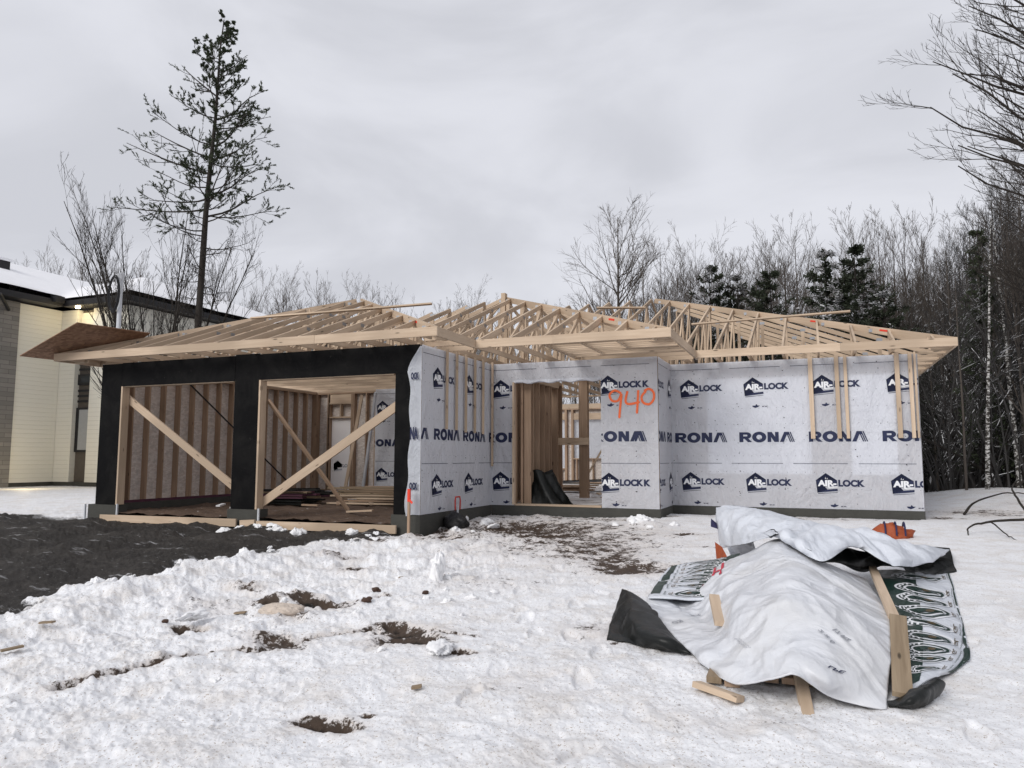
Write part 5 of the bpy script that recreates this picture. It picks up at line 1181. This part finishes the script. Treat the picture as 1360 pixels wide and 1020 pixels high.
for i, (x_, y_, s_, lab) in enumerate(((-5.72, -8.62, .045, 'brown stone on the snow right of the dark hollow'), (-5.88, -8.2, .05, 'brown stone behind the dark hollow'), (-5.4, -8.05, .035, 'small dark stone in the middle of the yard'), (-6.9, -9.9, .03, 'small reddish stone near the left snow bank'))):
    lump('stone', (x_, y_, gz(x_, y_)+s_*.5), (s_*1.0, s_*.8, s_*.55), 'stone_brown', 130+i, lab, 'stone', rough=.7)
for i, (x_, y_, a, L, lab) in enumerate(((-7.25, -11.05, 1.2, .14, 'reddish wood block at the far left of the snow'), (-7.6, -10.5, .2, .12, 'flat tan wood chip at the left edge of the snow'), (-6.6, -9.4, .3, .1, 'small orange wood chip on the left snow bank'), (-6.0, -7.55, .1, .09, 'tiny orange wood chip on the snow bank'), (-4.05, -10.7, .4, .06, 'tiny red scrap lying in the middle of the snow'))):
    z_ = gz(x_, y_)+.02; board('wood_chip', (x_, y_, z_), (x_+L*math.cos(a), y_+L*math.sin(a), z_+.01), (0, 0, 1), .014, .045, 'wood_wet', lab, 'wood chip')
# fallen branches on the right
def branch_obj(name, paths, label):
    mb = MB()
    for P, r in paths:
        P = [tuple(q) for q in cr_grid([[p] for p in P], 1, 6)[:, 0]] if len(P) > 2 else P
        for q in range(1, len(P)-1): P[q] = tuple(c+random.Random(q*7+len(P)).uniform(-.008, .008) for c in P[q])
        mb.tube(P, [r*(1-.7*i/(len(P)-1)) for i in range(len(P))], 'bark', 6)
    return tag(mb.build(name), label, 'branch')
def G3(x_, y_, h): return (x_, y_, gz(x_, y_)+h)
branch_obj('fallen_branch', [([G3(2.6, -1.6, .12), G3(1.7, -1.9, .14), G3(1.05, -1.95, .20), G3(.55, -2.0, .16), G3(.32, -2.1, .10), G3(.28, -2.25, .0)], .028),
    ([G3(1.15, -1.95, .18), G3(1.1, -1.2, .5), G3(1.2, -.6, .62), G3(1.35, -.3, .70)], .02), ([G3(1.15, -1.95, .19), G3(1.05, -2.4, .06), G3(1.02, -2.6, .0)], .016),
    ([G3(1.5, -1.92, .14), G3(2.0, -2.2, .06), G3(2.5, -2.5, .02)], .016), ([G3(.62, -2.0, .16), G3(.75, -2.4, .03), G3(.80, -2.6, .0)], .012)], 'dark forked dead branch lying on the snow right of the house')
branch_obj('fallen_branch', [([G3(.75, 1.0, .02), G3(1.0, 1.4, .20), G3(1.6, 2.2, .26), G3(2.2, 2.6, .2)], .025), ([G3(2.0, 3.0, .3), G3(3.0, 4.5, .6), G3(3.2, 6.0, 1.1)], .03)], 'thin dead branch arching up the snow mound')
def LG(a, b_): return branch_obj('leaning_branch', [([a, tuple((a[i]+b_[i])/2+(.05 if i == 2 else 0) for i in range(3)), b_], .035)], 'pale thin stick leaning out from behind the house corner')
o = LG((.35, 5.5, 1.55), (2.2, 6.5, .55))
# black bag, D-handled tool and stake at the garage corner
gb = lump('garbage_bag', (-7.36, -3.42, gz(-7.36, -3.42)+.10), (.17, .30, .17), 'black_plastic', 141, 'round black plastic bag on the ground against the wrapped garage wall', 'bag', rough=.28)
tl = tag(empty('shovel', (-7.48, -3.1, -.2)), 'tool with a red loop handle standing behind the black bag', 'tool')
mb = MB(); mb.tube([(0, 0, 0), (0, 0, .30)], .02, 'galv_pale'); mb.build('shaft', tl)
mb = MB(); mb.tube([(0, -.09, .22), (0, -.10, .38), (0, -.08, .44), (0, .08, .44), (0, .10, .38), (0, .09, .22)], .013, 'red_plastic'); mb.build('handle', tl)
st = tag(empty('survey_stake', (-7.72, -4.36, -.38)), 'wooden survey stake with a red painted top at the garage corner', 'stake')
mb = MB(); mb.box(-.02, .02, -.015, .015, 0, .60, 'wood_aged'); mb.build('stake', st); mb = MB(); mb.box(-.022, .022, -.017, .017, .60, .80, 'tag_red'); mb.beam((.02, -.03, .63), (.09, -.05, .58), (0, 1, 0), .004, .035, 'tag_red'); mb.build('ribbon', st)
# black plastic heap in the doorway
mb = MB(); prof = []
for k in range(26):
    t = k/25; w0 = .30+.22*(1-t)**1.4; prof.append((t*.66, w0))
V = []; nph = 30
for k, (z_, r_) in enumerate(prof):
    for j in range(nph):
        a = 2*PI*j/nph; rr = r_*(1+.16*math.sin(a*5+z_*5)+.08*math.sin(a*11+z_*13)); dz = .05*math.sin(a*3); V.append((rr*math.cos(a)*.9+(.66-z_)*.22, rr*math.sin(a)*.55, z_+dz*(k/25)))
F = [(k*nph+j, k*nph+(j+1) % nph, (k+1)*nph+(j+1) % nph, (k+1)*nph+j) for k in range(25) for j in range(nph)]; c0 = len(V); V.append((-.02, 0, .60)); F3 = [(25*nph+j, 25*nph+(j+1) % nph, c0, c0) for j in range(nph)]
me = bpy.data.meshes.new('black_film_heap'); me.from_pydata(V, [], F+[f[:3] for f in F3]); me.materials.append(MT['black_film']); [setattr(p_, 'use_smooth', True) for p_ in me.polygons]
o = link_mesh('black_film_heap', me, None, (-6.80, -.80, -.02)); tag(o, 'slumped black plastic heap standing in the entry opening', 'plastic heap')
# stacks of boards inside
def stack(name, x0, x1, y0, y1, z0, n, label, mats, seed, jit=.12):
    r_ = tag(empty(name, ((x0+x1)/2, (y0+y1)/2, z0)), label, 'lumber'); R_ = random.Random(seed)
    for k in range(n):
        for j in range(3):
            ya = (y0-y1)/2+(y1-y0)*j/3; mb = MB(); a = R_.uniform(-jit, jit); L = (x1-x0)/2*R_.uniform(.7, 1.05)
            mb.beam((-L, ya+a, k*.055+.03), (L, ya-a+R_.uniform(-jit, jit), k*.055+.03+R_.uniform(0, .04)), (0, 0, 1), .035, .14, R_.choice(mats)); mb.build('board', r_)
stack('lumber_stack', -11.9, -9.3, -.6, .8, -.13, 7, 'untidy stack of mixed boards on the garage floor at the right', ('wood_aged', 'wood', 'wood_wet'), 1)
stack('dark_lumber_stack', -13.7, -12.0, -1.2, -.2, -.13, 6, 'low dark stack under black film on the garage floor at the left', ('black_film', 'black_film', 'wood_wet', 'purple'), 2)
stack('lumber_stack', -9.0, -7.3, 4.6, 5.4, 0, 3, 'short low stack of boards on the floor inside the entry', ('wood_aged', 'wood'), 3)
flat('dirt_floor', (.075, .048, .034), .9, .5, 3, bump=.05, bscale=8)
gx = np.linspace(XC+.21, XBW-.22, 120); gy = np.linspace(YG-.02, YGB-.21, 110); X, Y = np.meshgrid(gx, gy); Zf = -.15+.10*(fbm(X*3, Y*3, 5, 5)-.5)+.05*np.clip(fbm(X*9, Y*9, 3, 6)-.55, 0, 1)*2
i = np.arange(X.size).reshape(X.shape); F = np.stack([i[:-1, :-1], i[:-1, 1:], i[1:, 1:], i[1:, :-1]], -1).reshape(-1, 4)
b = NB('garage_floor'); v = b.coord(); c = b.mix(b.noise(v, 4, 7, .7), (.045, .028, .02), (.15, .10, .07)); c = b.mix(b.ramp(b.noise(v, 6, 6, .7), [(.62, 0.), (.70, .7)]), c, (.5, .47, .45)); MT['garage_floor'] = b.fin(c, .9, b.bump(b.noise(v, 14, 6), .8, .03))
tag(link_mesh('garage_floor', np_mesh('garage_floor', np.stack([X, Y, Zf], -1).reshape(-1, 3), F, ('garage_floor',), True)), kind='structure')
# scrap strewn inside
RS = random.Random(6)
for k in range(26):
    x_, y_ = (RS.uniform(-14.2, -8.6), RS.uniform(-3.6, 1.6)) if k < 17 else (RS.uniform(-6.9, -5.2), RS.uniform(-.6, 4)); z_ = -.10 if k < 17 else -.0; a = RS.uniform(0, 3.1); L = RS.uniform(.12, .55)
    board('wood_scrap', (x_, y_, z_+RS.uniform(0, .03)), (x_+L*math.cos(a), y_+L*math.sin(a), z_+RS.uniform(0, .06)), (0, 0, 1), .03, RS.uniform(.05, .14), RS.choice(('wood', 'wood_aged', 'print_white')), 'small piece of scrap board strewn on the floor inside the house shell', 'scrap', 'scrap strewn on the floors')
board('plywood_sheet', (-8.9, 6.1, .20), (-6.5, 5.6, .32), (0, .1, 1), .015, .7, 'black_film', 'dark sheet lying over boards inside the entry', 'sheet')
board('leaning_stick', (-8.05, 6.05, .05), (-6.9, 6.15, 2.0), (0, 1, 0), .03, .05, 'wood', 'thin pale stick leaning inside the house beyond the entry', 'stick')
